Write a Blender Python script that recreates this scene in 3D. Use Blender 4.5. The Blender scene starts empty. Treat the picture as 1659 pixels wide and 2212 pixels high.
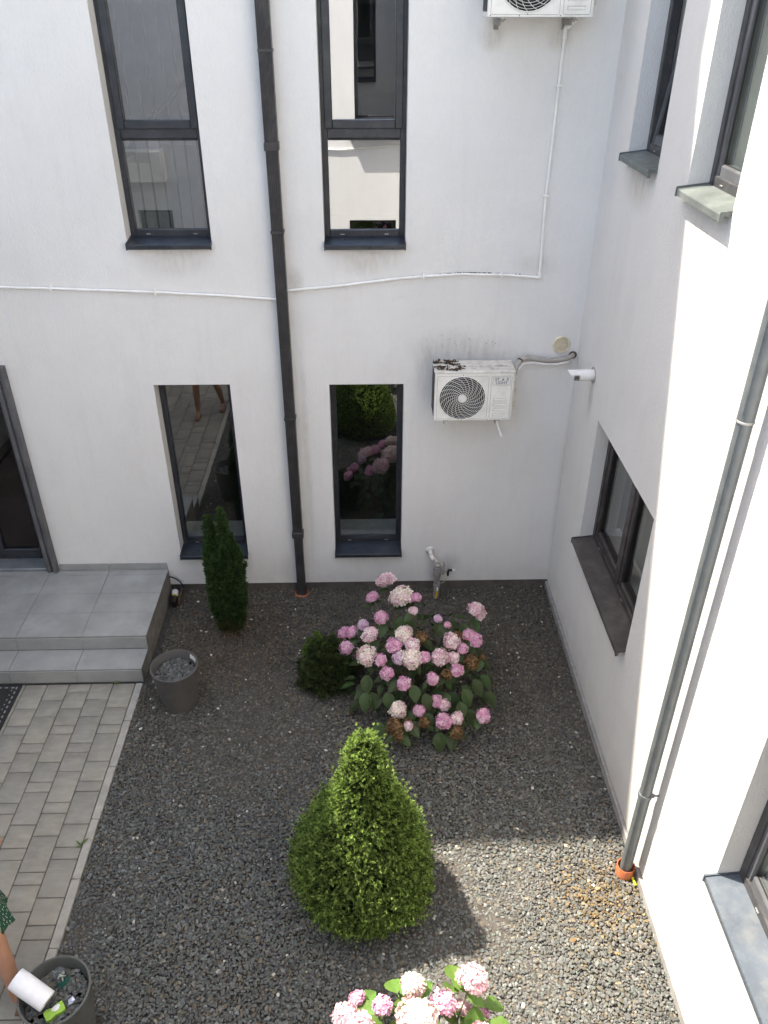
import bpy, bmesh, math, random
import numpy as np
from mathutils import Vector, Matrix, Euler
R = math.radians
rng = np.random.default_rng(7)
random.seed(7)
sc = bpy.context.scene
C = sc.collection

# ------------------------------------------------------------------ camera
cd = bpy.data.cameras.new('camera')
cam = bpy.data.objects.new('camera', cd)
C.objects.link(cam)
cd.sensor_fit = 'VERTICAL'; cd.sensor_height = 36.0; cd.sensor_width = 27.0
cd.lens = 36.0 * 1738.84 / 2212.0
cd.clip_start = 0.05; cd.clip_end = 400
rx = Vector((0.99970918, -0.02407943, 0.001317)); ux = Vector((0.0118269, 0.5371482, 0.84340496)); fx = Vector((0.02101613, 0.84314411, -0.53727677))
M = Matrix((rx, ux, -fx)).transposed().to_4x4(); M.translation = Vector((-1.912, -6.82, 5.3145))
cam.matrix_world = M
sc.camera = cam

# ------------------------------------------------------------------ sky and sun
SUN_DIR = Vector((0.475, -0.281, -1.0)).normalized()      # the way the light travels
w = bpy.data.worlds.new('World'); sc.world = w; w.use_nodes = True
nt = w.node_tree; nt.nodes.clear()
sky = nt.nodes.new('ShaderNodeTexSky'); sky.sky_type = 'NISHITA'; sky.sun_disc = False
sky.sun_elevation = math.asin(-SUN_DIR.z); sky.sun_rotation = math.atan2(-SUN_DIR.x, -SUN_DIR.y)
sky.air_density = 1.0; sky.dust_density = 1.6; sky.ozone_density = 1.0
bg = nt.nodes.new('ShaderNodeBackground'); bg.inputs[1].default_value = 0.15
wo = nt.nodes.new('ShaderNodeOutputWorld')
nt.links.new(sky.outputs[0], bg.inputs[0]); nt.links.new(bg.outputs[0], wo.inputs[0])
sl = bpy.data.lights.new('sun', 'SUN'); sl.energy = 2.8; sl.angle = R(0.55); sl.color = (1.0, 0.992, 0.978)
so = bpy.data.objects.new('sun', sl); C.objects.link(so)
so.rotation_euler = SUN_DIR.to_track_quat('-Z', 'Y').to_euler(); so.location = (-8, 6, 18)

vs = sc.view_settings
vs.view_transform = 'Standard'; vs.look = 'None'; vs.exposure = 2.2; vs.gamma = 1.0; vs.use_curve_mapping = False
vs.use_white_balance = True; vs.white_balance_temperature = 7800; vs.white_balance_tint = 10
sc.render.engine = 'CYCLES'
cy = sc.cycles
cy.use_denoising = True
cy.max_bounces = 10; cy.diffuse_bounces = 6; cy.glossy_bounces = 5; cy.transmission_bounces = 6; cy.transparent_max_bounces = 12
cy.sample_clamp_indirect = 6.0
cy.caustics_reflective = False; cy.caustics_refractive = False

# ------------------------------------------------------------------ materials
MATS = {}
def newmat(name):
    m = bpy.data.materials.new(name); m.use_nodes = True
    n = m.node_tree; n.nodes.clear()
    return m, n
def nd(n, t, **kw):
    x = n.nodes.new(t)
    for k, v in kw.items():
        if k.startswith('i_'):
            key = k[2:]
            x.inputs[int(key) if key.isdigit() else key].default_value = v
        else:
            setattr(x, k, v)
    return x
def c4(c): return (c[0], c[1], c[2], 1.0)
def pos_node(n, obj=False):
    if obj:
        return nd(n, 'ShaderNodeTexCoord').outputs['Object']
    return nd(n, 'ShaderNodeNewGeometry').outputs['Position']
def scaled(n, vec, s):
    mp = nd(n, 'ShaderNodeMapping'); mp.inputs['Scale'].default_value = s
    n.links.new(vec, mp.inputs[0]); return mp.outputs[0]
def noise(n, vec, scale=5.0, detail=4.0, rough=0.55):
    t = nd(n, 'ShaderNodeTexNoise'); t.inputs['Scale'].default_value = scale
    t.inputs['Detail'].default_value = detail; t.inputs['Roughness'].default_value = rough
    n.links.new(vec, t.inputs['Vector']); return t.outputs['Fac']
def ramp(n, fac, a, b, lo=0.0, hi=1.0, smooth=False):
    mr = nd(n, 'ShaderNodeMapRange'); mr.clamp = True
    if smooth: mr.interpolation_type = 'SMOOTHSTEP'
    mr.inputs[1].default_value = a; mr.inputs[2].default_value = b; mr.inputs[3].default_value = lo; mr.inputs[4].default_value = hi
    n.links.new(fac, mr.inputs[0]); return mr.outputs[0]
def mix(n, fac, a, b, mode='MIX'):
    x = nd(n, 'ShaderNodeMix', data_type='RGBA', blend_type=mode)
    for s, v in ((0, fac), (6, a), (7, b)):
        if hasattr(v, 'links'): n.links.new(v, x.inputs[s])
        elif s == 0: x.inputs[0].default_value = v
        else: x.inputs[s].default_value = c4(v)
    return x.outputs[2]
def math_(n, op, a, b=None):
    x = nd(n, 'ShaderNodeMath', operation=op)
    for i, v in enumerate((a, b)):
        if v is None: continue
        if hasattr(v, 'links'): n.links.new(v, x.inputs[i])
        else: x.inputs[i].default_value = v
    return x.outputs[0]
def bump(n, h, strength=0.3, dist=0.01, prev=None):
    b = nd(n, 'ShaderNodeBump'); b.inputs['Strength'].default_value = strength; b.inputs['Distance'].default_value = dist
    n.links.new(h, b.inputs['Height'])
    if prev is not None: n.links.new(prev, b.inputs['Normal'])
    return b.outputs[0]
def bsdf(n, color, rough=0.6, metal=0.0, spec=0.5, normal=None):
    p = nd(n, 'ShaderNodeBsdfPrincipled')
    for nm, v in (('Base Color', color), ('Roughness', rough), ('Metallic', metal), ('Specular IOR Level', spec)):
        if hasattr(v, 'links'): n.links.new(v, p.inputs[nm])
        else: p.inputs[nm].default_value = c4(v) if nm == 'Base Color' else v
    if normal is not None: n.links.new(normal, p.inputs['Normal'])
    return p
def out(n, sh):
    o = nd(n, 'ShaderNodeOutputMaterial'); n.links.new(sh.outputs[0] if hasattr(sh, 'outputs') else sh, o.inputs[0])

def simple(name, col, rough=0.5, metal=0.0, var=0.12, vscale=9.0, bscale=60.0, bstr=0.08, dirt=None, obj=False, spec=0.5, dirt_amt=0.5, dscale=3.0):
    m, n = newmat(name)
    P = pos_node(n, obj)
    f = noise(n, P, vscale, 5)
    c = mix(n, ramp(n, f, 0.3, 0.7), tuple(x * (1 - var) for x in col), tuple(min(1, x * (1 + var)) for x in col))
    rg = ramp(n, noise(n, P, vscale * 2.3, 3), 0.3, 0.7, max(0.02, rough - 0.08), min(1, rough + 0.1))
    if dirt:
        d = ramp(n, noise(n, P, dscale, 8, 0.7), 0.48, 0.68, 0, dirt_amt)
        c = mix(n, d, c, dirt)
    nb = bump(n, noise(n, P, bscale, 3), bstr, 0.004)
    out(n, bsdf(n, c, rg, metal, spec, nb)); MATS[name] = m
    return m

def stucco(name, stains_shade, lo=(0.735, 0.718, 0.693), hi=(0.80, 0.785, 0.762)):
    m, n = newmat(name)
    P = pos_node(n)
    base = (0.80, 0.785, 0.775)
    c = mix(n, ramp(n, noise(n, P, 0.9, 5, 0.6), 0.3, 0.72), lo, hi)
    streak = noise(n, scaled(n, P, (7, 7, 0.55)), 1.6, 6, 0.65)
    c = mix(n, ramp(n, streak, 0.52, 0.8, 0, 0.15), c, (0.55, 0.525, 0.49))
    c = mix(n, ramp(n, noise(n, scaled(n, P, (1, 1, .6)), 2.1, 7, 0.7), 0.52, 0.75, 0, 0.24), c, (0.58, 0.55, 0.515))
    fine = noise(n, scaled(n, P, (1, 1, 0.45)), 42, 4, 0.7)
    c = mix(n, ramp(n, fine, 0.45, 0.72, 0, 0.09), c, (0.55, 0.54, 0.53))
    # grime just above the ground
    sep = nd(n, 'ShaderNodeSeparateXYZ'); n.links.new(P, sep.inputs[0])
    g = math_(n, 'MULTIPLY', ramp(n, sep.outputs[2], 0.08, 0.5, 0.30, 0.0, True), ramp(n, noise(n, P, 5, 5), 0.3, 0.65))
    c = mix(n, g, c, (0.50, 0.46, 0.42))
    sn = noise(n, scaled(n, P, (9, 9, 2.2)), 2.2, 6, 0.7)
    for (cx, cyy, cz, rx_, ry_, rz_, amt, col) in stains_shade:
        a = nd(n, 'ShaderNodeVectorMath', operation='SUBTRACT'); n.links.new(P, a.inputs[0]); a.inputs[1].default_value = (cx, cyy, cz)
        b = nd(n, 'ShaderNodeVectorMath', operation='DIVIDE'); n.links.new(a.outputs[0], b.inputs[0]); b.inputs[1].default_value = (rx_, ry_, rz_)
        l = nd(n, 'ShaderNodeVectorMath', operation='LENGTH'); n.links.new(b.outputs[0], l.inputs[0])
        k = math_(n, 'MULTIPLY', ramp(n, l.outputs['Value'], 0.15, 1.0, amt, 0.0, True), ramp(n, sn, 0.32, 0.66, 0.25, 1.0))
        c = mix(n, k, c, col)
    h1 = noise(n, scaled(n, P, (1, 1, 0.55)), 150, 3, 0.6)
    h2 = noise(n, scaled(n, P, (1, 1, 0.5)), 55, 3, 0.6)
    vt = nd(n, 'ShaderNodeTexVoronoi'); vt.inputs['Scale'].default_value = 190; n.links.new(P, vt.inputs['Vector'])
    b1 = bump(n, h1, 0.8, 0.005); b2 = bump(n, h2, 0.6, 0.006, b1); b3 = bump(n, vt.outputs['Distance'], 0.35, 0.003, b2)
    out(n, bsdf(n, c, 0.92, 0, 0.15, b3)); MATS[name] = m
    return m
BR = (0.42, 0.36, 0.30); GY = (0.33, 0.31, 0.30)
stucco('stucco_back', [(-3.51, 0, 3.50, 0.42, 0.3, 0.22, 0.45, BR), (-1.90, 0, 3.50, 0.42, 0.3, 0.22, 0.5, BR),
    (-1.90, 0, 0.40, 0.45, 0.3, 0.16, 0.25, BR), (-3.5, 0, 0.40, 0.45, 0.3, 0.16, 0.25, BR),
    (-1.12, 0, 2.66, 0.50, 0.3, 0.28, 0.5, GY), (-0.75, 0, 2.66, 0.4, 0.3, 0.2, 0.3, GY), (-1.36, 0, 2.45, 0.14, 0.3, 0.4, 0.3, GY),  # grey halo round the air conditioner: soot with its shadow painted in
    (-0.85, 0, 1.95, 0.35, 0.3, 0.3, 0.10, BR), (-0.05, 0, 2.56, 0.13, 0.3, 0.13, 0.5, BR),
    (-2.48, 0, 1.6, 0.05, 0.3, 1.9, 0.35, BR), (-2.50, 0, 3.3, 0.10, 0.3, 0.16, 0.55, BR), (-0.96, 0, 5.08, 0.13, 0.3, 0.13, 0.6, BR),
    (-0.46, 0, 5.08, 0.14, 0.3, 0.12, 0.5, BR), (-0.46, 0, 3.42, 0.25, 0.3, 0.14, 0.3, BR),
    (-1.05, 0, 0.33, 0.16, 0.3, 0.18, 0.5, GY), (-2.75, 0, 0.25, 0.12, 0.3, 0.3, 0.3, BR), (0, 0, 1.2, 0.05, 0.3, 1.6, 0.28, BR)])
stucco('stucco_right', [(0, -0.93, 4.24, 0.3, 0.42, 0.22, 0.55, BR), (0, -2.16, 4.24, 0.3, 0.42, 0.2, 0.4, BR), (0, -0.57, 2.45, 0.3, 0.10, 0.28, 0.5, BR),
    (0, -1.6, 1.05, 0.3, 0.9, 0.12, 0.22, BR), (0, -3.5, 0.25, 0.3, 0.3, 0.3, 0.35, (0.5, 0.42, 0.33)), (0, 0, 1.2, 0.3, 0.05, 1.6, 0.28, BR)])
stucco('stucco_far', [], (0.74, 0.76, 0.79), (0.80, 0.82, 0.85))

simple('anthracite', (0.024, 0.027, 0.034), 0.38, 0, 0.25, 6, 90, 0.04, (0.09, 0.09, 0.09), dirt_amt=0.35, dscale=9)
simple('grey_frame', (0.05, 0.05, 0.054), 0.4, 0, 0.2, 6, 90, 0.04, (0.14, 0.135, 0.13), dirt_amt=0.4, dscale=9)
simple('grey_sash', (0.10, 0.105, 0.115), 0.4, 0, 0.15, 6, 90, 0.04)
simple('brown_frame', (0.042, 0.036, 0.036), 0.42, 0, 0.2, 6, 90, 0.04, (0.12, 0.11, 0.10), dirt_amt=0.4, dscale=9)
simple('sill_dark', (0.02, 0.025, 0.034), 0.34, 0, 0.2, 5, 80, 0.05, (0.07, 0.07, 0.07), dirt_amt=0.45, dscale=7)
simple('sill_brown', (0.06, 0.052, 0.05), 0.5, 0, 0.2, 5, 80, 0.05, (0.15, 0.14, 0.13), dirt_amt=0.5, dscale=6)
simple('sill_green', (0.12, 0.14, 0.135), 0.45, 0, 0.2, 5, 80, 0.05, (0.22, 0.23, 0.21), dirt_amt=0.5, dscale=4)
simple('sill_blue', (0.085, 0.105, 0.13), 0.25, 0.0, 0.15, 5, 80, 0.05, (0.22, 0.22, 0.21), dirt_amt=0.35, dscale=8)
simple('downpipe_black', (0.036, 0.034, 0.036), 0.4, 0, 0.25, 7, 70, 0.05, (0.10, 0.09, 0.08), dirt_amt=0.4, dscale=8)
simple('downpipe_zinc', (0.15, 0.172, 0.182), 0.36, 0.2, 0.15, 6, 60, 0.05, (0.22, 0.23, 0.22), dirt_amt=0.4, dscale=9)
simple('white_plastic', (0.84, 0.83, 0.80), 0.42, 0, 0.04, 10, 60, 0.05, (0.5, 0.45, 0.39), dirt_amt=0.25, dscale=9)
simple('ac_white', (0.82, 0.805, 0.76), 0.4, 0, 0.05, 8, 60, 0.04, (0.45, 0.41, 0.36), dirt_amt=0.28, dscale=6)
simple('ac_dirty', (0.66, 0.63, 0.57), 0.55, 0, 0.1, 8, 60, 0.06, (0.25, 0.21, 0.17), dirt_amt=0.7, dscale=13)
simple('ac_groove', (0.42, 0.41, 0.38), 0.5)
simple('ac_dark', (0.012, 0.012, 0.013), 0.6)
simple('ac_fan', (0.03, 0.03, 0.032), 0.5)
simple('logo_grey', (0.27, 0.28, 0.31), 0.5)
simple('steel', (0.45, 0.45, 0.44), 0.4, 0.7, 0.15, 20, 80, 0.05, (0.2, 0.17, 0.14))
simple('galvanised', (0.30, 0.285, 0.265), 0.55, 0.25, 0.25, 20, 80, 0.1, (0.16, 0.13, 0.11))
simple('rusty_white', (0.70, 0.67, 0.63), 0.5, 0, 0.08, 20, 60, 0.1, (0.12, 0.06, 0.04), dirt_amt=0.95, dscale=18)
simple('cream_plastic', (0.70, 0.63, 0.47), 0.5, 0, 0.08, 20, 60, 0.04, (0.45, 0.38, 0.28))
simple('vent_dark', (0.11, 0.085, 0.06), 0.7)
simple('beige_foam', (0.40, 0.37, 0.33), 0.85, 0, 0.2, 18, 60, 0.2, (0.2, 0.17, 0.14))
simple('brown_gap', (0.10, 0.07, 0.055), 0.9)
simple('terracotta', (0.50, 0.135, 0.055), 0.5, 0, 0.12, 14, 60, 0.06, (0.5, 0.26, 0.16), dirt_amt=0.5, dscale=12)
simple('plinth', (0.115, 0.098, 0.086), 0.9, 0, 0.3, 12, 120, 0.4, (0.06, 0.05, 0.045))
simple('plinth_grey', (0.30, 0.295, 0.285), 0.9, 0, 0.2, 14, 120, 0.5)
simple('pot_grey', (0.092, 0.086, 0.084), 0.6, 0, 0.12, 6, 90, 0.06, (0.14, 0.12, 0.11), dirt_amt=0.35, dscale=4)
simple('pot_green', (0.085, 0.09, 0.086), 0.6, 0, 0.12, 6, 90, 0.06, (0.14, 0.14, 0.13), dirt_amt=0.35, dscale=4)
simple('tile', (0.32, 0.322, 0.312), 0.42, 0, 0.14, 4, 160, 0.05, (0.25, 0.255, 0.247), dirt_amt=0.8, dscale=2.5)
simple('tile_side', (0.20, 0.185, 0.165), 0.85, 0, 0.2, 9, 120, 0.3, (0.10, 0.085, 0.07), dirt_amt=0.7, dscale=5)
simple('grout', (0.17, 0.165, 0.155), 0.9)
simple('kerb', (0.36, 0.345, 0.31), 0.9, 0, 0.15, 10, 160, 0.35, (0.24, 0.225, 0.19), dirt_amt=0.6, dscale=6)
simple('joint_sand', (0.03, 0.027, 0.023), 0.95, 0, 0.3, 60, 200, 0.5)
simple('soil', (0.062, 0.055, 0.048), 0.95, 0, 0.4, 30, 120, 0.6)
simple('rubber', (0.016, 0.016, 0.016), 0.8, 0, 0.3, 30, 180, 0.3)
simple('mat_carpet', (0.025, 0.024, 0.022), 0.95, 0, 0.4, 90, 300, 0.6)
simple('stud_grey', (0.24, 0.24, 0.235), 0.8)
simple('paper_white', (0.82, 0.83, 0.86), 0.9, 0, 0.03, 30, 220, 0.15)
simple('cardboard', (0.36, 0.31, 0.28), 0.9)
simple('sponge_green', (0.30, 0.52, 0.08), 0.9, 0, 0.15, 40, 260, 0.5)
simple('foam_white', (0.8, 0.8, 0.78), 0.85)
simple('label_green', (0.02, 0.15, 0.115), 0.45, 0, 0.3, 60)
simple('foil', (0.42, 0.44, 0.52), 0.3, 0.75, 0.3, 60, 60, 0.5)
simple('butt_paper', (0.72, 0.68, 0.58), 0.85, 0, 0.2, 90)
simple('tube_brown', (0.035, 0.016, 0.014), 0.35, 0, 0.25, 20)
simple('label_white', (0.72, 0.72, 0.70), 0.6)
simple('label_yellow', (0.55, 0.46, 0.06), 0.6)
simple('cable_black', (0.012, 0.012, 0.012), 0.5)
simple('lever_yellow', (0.55, 0.33, 0.02), 0.5, 0, 0.2, 30)
simple('neon_yellow', (0.72, 0.78, 0.03), 0.5)
simple('interior_wall', (0.30, 0.33, 0.37), 0.9)
simple('interior_brown', (0.09, 0.032, 0.02), 0.7)
simple('interior_dark', (0.05, 0.05, 0.05), 0.9)
simple('floor_inside', (0.10, 0.095, 0.085), 0.6)
simple('curtain', (0.36, 0.345, 0.30), 0.9, 0, 0.1, 20)
simple('roof_felt', (0.12, 0.12, 0.12), 0.9)
simple('door_trim', (0.105, 0.105, 0.112), 0.45, 0.15, 0.15, 6, 80, 0.06, (0.2, 0.195, 0.19), dirt_amt=0.5, dscale=5)
simple('threshold', (0.20, 0.22, 0.235), 0.5, 0.3, 0.15, 8)
simple('bark', (0.10, 0.065, 0.045), 0.9, 0, 0.3, 30, 90, 0.6)
simple('stem_green', (0.10, 0.11, 0.05), 0.7)
simple('skin', (0.46, 0.235, 0.15), 0.5, 0, 0.10, 14, 150, 0.08)
simple('hair', (0.05, 0.03, 0.02), 0.6, 0, 0.3, 60, 300, 0.4)
simple('sandal', (0.16, 0.09, 0.05), 0.6)
simple('debris', (0.075, 0.052, 0.038), 0.95, 0, 0.6, 90, 200, 0.4)
simple('dry_leaf', (0.30, 0.21, 0.10), 0.85, 0, 0.3, 60)
simple('scrap_white', (0.52, 0.52, 0.50), 0.7)

def mat_glass(name, refl=0.24, tint=(0.55, 0.60, 0.58)):
    m, n = newmat(name)
    tr = nd(n, 'ShaderNodeBsdfTransparent'); tr.inputs[0].default_value = c4(tint)
    gl = nd(n, 'ShaderNodeBsdfGlossy'); gl.inputs['Roughness'].default_value = 0.0; gl.inputs[0].default_value = (0.93, 0.95, 0.97, 1)
    P = pos_node(n)
    nb = bump(n, noise(n, P, 1.1, 2), 0.03, 0.008)
    n.links.new(nb, gl.inputs['Normal'])
    lw = nd(n, 'ShaderNodeLayerWeight'); lw.inputs[0].default_value = 0.5
    f = math_(n, 'MINIMUM', math_(n, 'ADD', math_(n, 'MULTIPLY', math_(n, 'POWER', lw.outputs['Facing'], 4.0), 0.85), refl + 0.045), 1.0)
    ms = nd(n, 'ShaderNodeMixShader'); n.links.new(f, ms.inputs[0]); n.links.new(tr.outputs[0], ms.inputs[1]); n.links.new(gl.outputs[0], ms.inputs[2])
    # a film of dust on the pane
    df = nd(n, 'ShaderNodeBsdfDiffuse'); df.inputs[0].default_value = (0.5, 0.5, 0.48, 1)
    m2 = nd(n, 'ShaderNodeMixShader'); n.links.new(ramp(n, noise(n, P, 4, 7, 0.7), 0.45, 0.8, 0.002, 0.02), m2.inputs[0])
    n.links.new(ms.outputs[0], m2.inputs[1]); n.links.new(df.outputs[0], m2.inputs[2])
    out(n, m2); MATS[name] = m
mat_glass('glass', 0.23, (0.50, 0.54, 0.53))
mat_glass('glass_door', 0.0, (0.3, 0.3, 0.3))
mat_glass('glass_bright', 0.46, (0.35, 0.37, 0.37))
mat_glass('glass_side', 0.0, (0.62, 0.63, 0.60))
mat_glass('glass_clear', 0.06, (0.82, 0.90, 0.88))
mat_glass('jar_glass', 0.03, (0.93, 0.95, 0.94))

def mat_attr(name, rough=0.85, transl=0.0, bscale=200.0, bstr=0.2, spec=0.3, vary=0.0, tcol=(1, 1, 1)):
    """colour comes from the per-piece colour attribute of the mesh"""
    m, n = newmat(name)
    a = nd(n, 'ShaderNodeAttribute'); a.attribute_name = 'col'
    c = a.outputs['Color']
    P = pos_node(n, True)
    if vary:
        f = ramp(n, noise(n, P, 60, 4), 0.3, 0.7, 1 - vary, 1 + vary)
        hs = nd(n, 'ShaderNodeHueSaturation'); n.links.new(c, hs.inputs['Color']); n.links.new(f, hs.inputs['Value']); c = hs.outputs[0]
    nb = bump(n, noise(n, P, bscale, 3), bstr, 0.003)
    p = bsdf(n, c, rough, 0, spec, nb)
    if transl:
        t = nd(n, 'ShaderNodeBsdfTranslucent'); n.links.new(mix(n, 1.0, c, tcol, 'MULTIPLY'), t.inputs[0])
        ms = nd(n, 'ShaderNodeMixShader'); ms.inputs[0].default_value = transl
        n.links.new(p.outputs[0], ms.inputs[1]); n.links.new(t.outputs[0], ms.inputs[2]); out(n, ms)
    else: out(n, p)
    MATS[name] = m
mat_attr('stone', 0.85, 0, 160, 0.35, 0.3, 0.18)
mat_attr('needles', 0.6, 0.40, 50, 0.0, 0.3, 0, (1.9, 2.15, 1.4))
mat_attr('petals', 0.8, 0.18, 60, 0.05, 0.15)

def mat_leaf(name, col, vein):
    m, n = newmat(name)
    P = pos_node(n, True)
    oi = nd(n, 'ShaderNodeObjectInfo')
    c = mix(n, ramp(n, noise(n, P, 22, 4), 0.3, 0.7), tuple(x * 0.8 for x in col), tuple(x * 1.2 for x in col))
    hs = nd(n, 'ShaderNodeHueSaturation'); n.links.new(c, hs.inputs['Color'])
    n.links.new(ramp(n, oi.outputs['Random'], 0, 1, 0.7, 1.3), hs.inputs['Value'])
    n.links.new(ramp(n, oi.outputs['Random'], 0, 1, 0.485, 0.515), hs.inputs['Hue'])
    wv = nd(n, 'ShaderNodeTexWave'); wv.inputs['Scale'].default_value = 14; wv.inputs['Distortion'].default_value = 1.5
    n.links.new(P, wv.inputs['Vector'])
    c = mix(n, ramp(n, wv.outputs['Fac'], 0.85, 1.0, 0, 0.25), hs.outputs[0], vein)
    nb = bump(n, wv.outputs['Fac'], 0.25, 0.004)
    p = bsdf(n, c, 0.45, 0, 0.4, nb)
    t = nd(n, 'ShaderNodeBsdfTranslucent'); n.links.new(mix(n, 1.0, c, (1.3, 1.5, 0.6), 'MULTIPLY'), t.inputs[0])
    ms = nd(n, 'ShaderNodeMixShader'); ms.inputs[0].default_value = 0.25
    n.links.new(p.outputs[0], ms.inputs[1]); n.links.new(t.outputs[0], ms.inputs[2]); out(n, ms); MATS[name] = m
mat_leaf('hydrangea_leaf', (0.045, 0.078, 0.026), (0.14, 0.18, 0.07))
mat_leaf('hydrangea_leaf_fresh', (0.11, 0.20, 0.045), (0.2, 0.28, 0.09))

def mat_paver():
    m, n = newmat('paver')
    P = pos_node(n); oi = nd(n, 'ShaderNodeObjectInfo')
    c = mix(n, ramp(n, noise(n, scaled(n, P, (1.2, 3.0, 1)), 5.5, 5, 0.6), 0.3, 0.7), (0.26, 0.247, 0.215), (0.34, 0.318, 0.275))
    c = mix(n, ramp(n, noise(n, P, 2.2, 4), 0.5, 0.72, 0, 0.28), c, (0.33, 0.29, 0.235))
    c = mix(n, ramp(n, noise(n, P, 3.1, 8, 0.7), 0.5, 0.68, 0, 0.5), c, (0.20, 0.185, 0.155))
    c = mix(n, ramp(n, noise(n, P, 260, 2), 0.55, 0.75, 0, 0.35), c, (0.20, 0.19, 0.17))
    hs = nd(n, 'ShaderNodeHueSaturation'); n.links.new(c, hs.inputs['Color']); n.links.new(ramp(n, oi.outputs['Random'], 0, 1, 0.93, 1.06), hs.inputs['Value'])
    n.links.new(ramp(n, oi.outputs['Random'], 0, 1, 0.88, 1.1), hs.inputs['Saturation'])
    nb = bump(n, noise(n, P, 300, 3), 0.3, 0.003)
    out(n, bsdf(n, hs.outputs[0], 0.85, 0, 0.3, nb)); MATS['paver'] = m
mat_paver()

def mat_fabric():
    m, n = newmat('dress_fabric')
    P = pos_node(n, True)
    v = nd(n, 'ShaderNodeTexVoronoi'); v.inputs['Scale'].default_value = 75; v.inputs['Randomness'].default_value = 0.35; n.links.new(P, v.inputs['Vector'])
    c = mix(n, ramp(n, v.outputs['Distance'], 0.22, 0.30, 1, 0), (0.02, 0.075, 0.05), (0.62, 0.60, 0.50))
    out(n, bsdf(n, c, 0.9, 0, 0.2, bump(n, noise(n, P, 300), 0.2, 0.002))); MATS['dress_fabric'] = m
mat_fabric()

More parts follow.
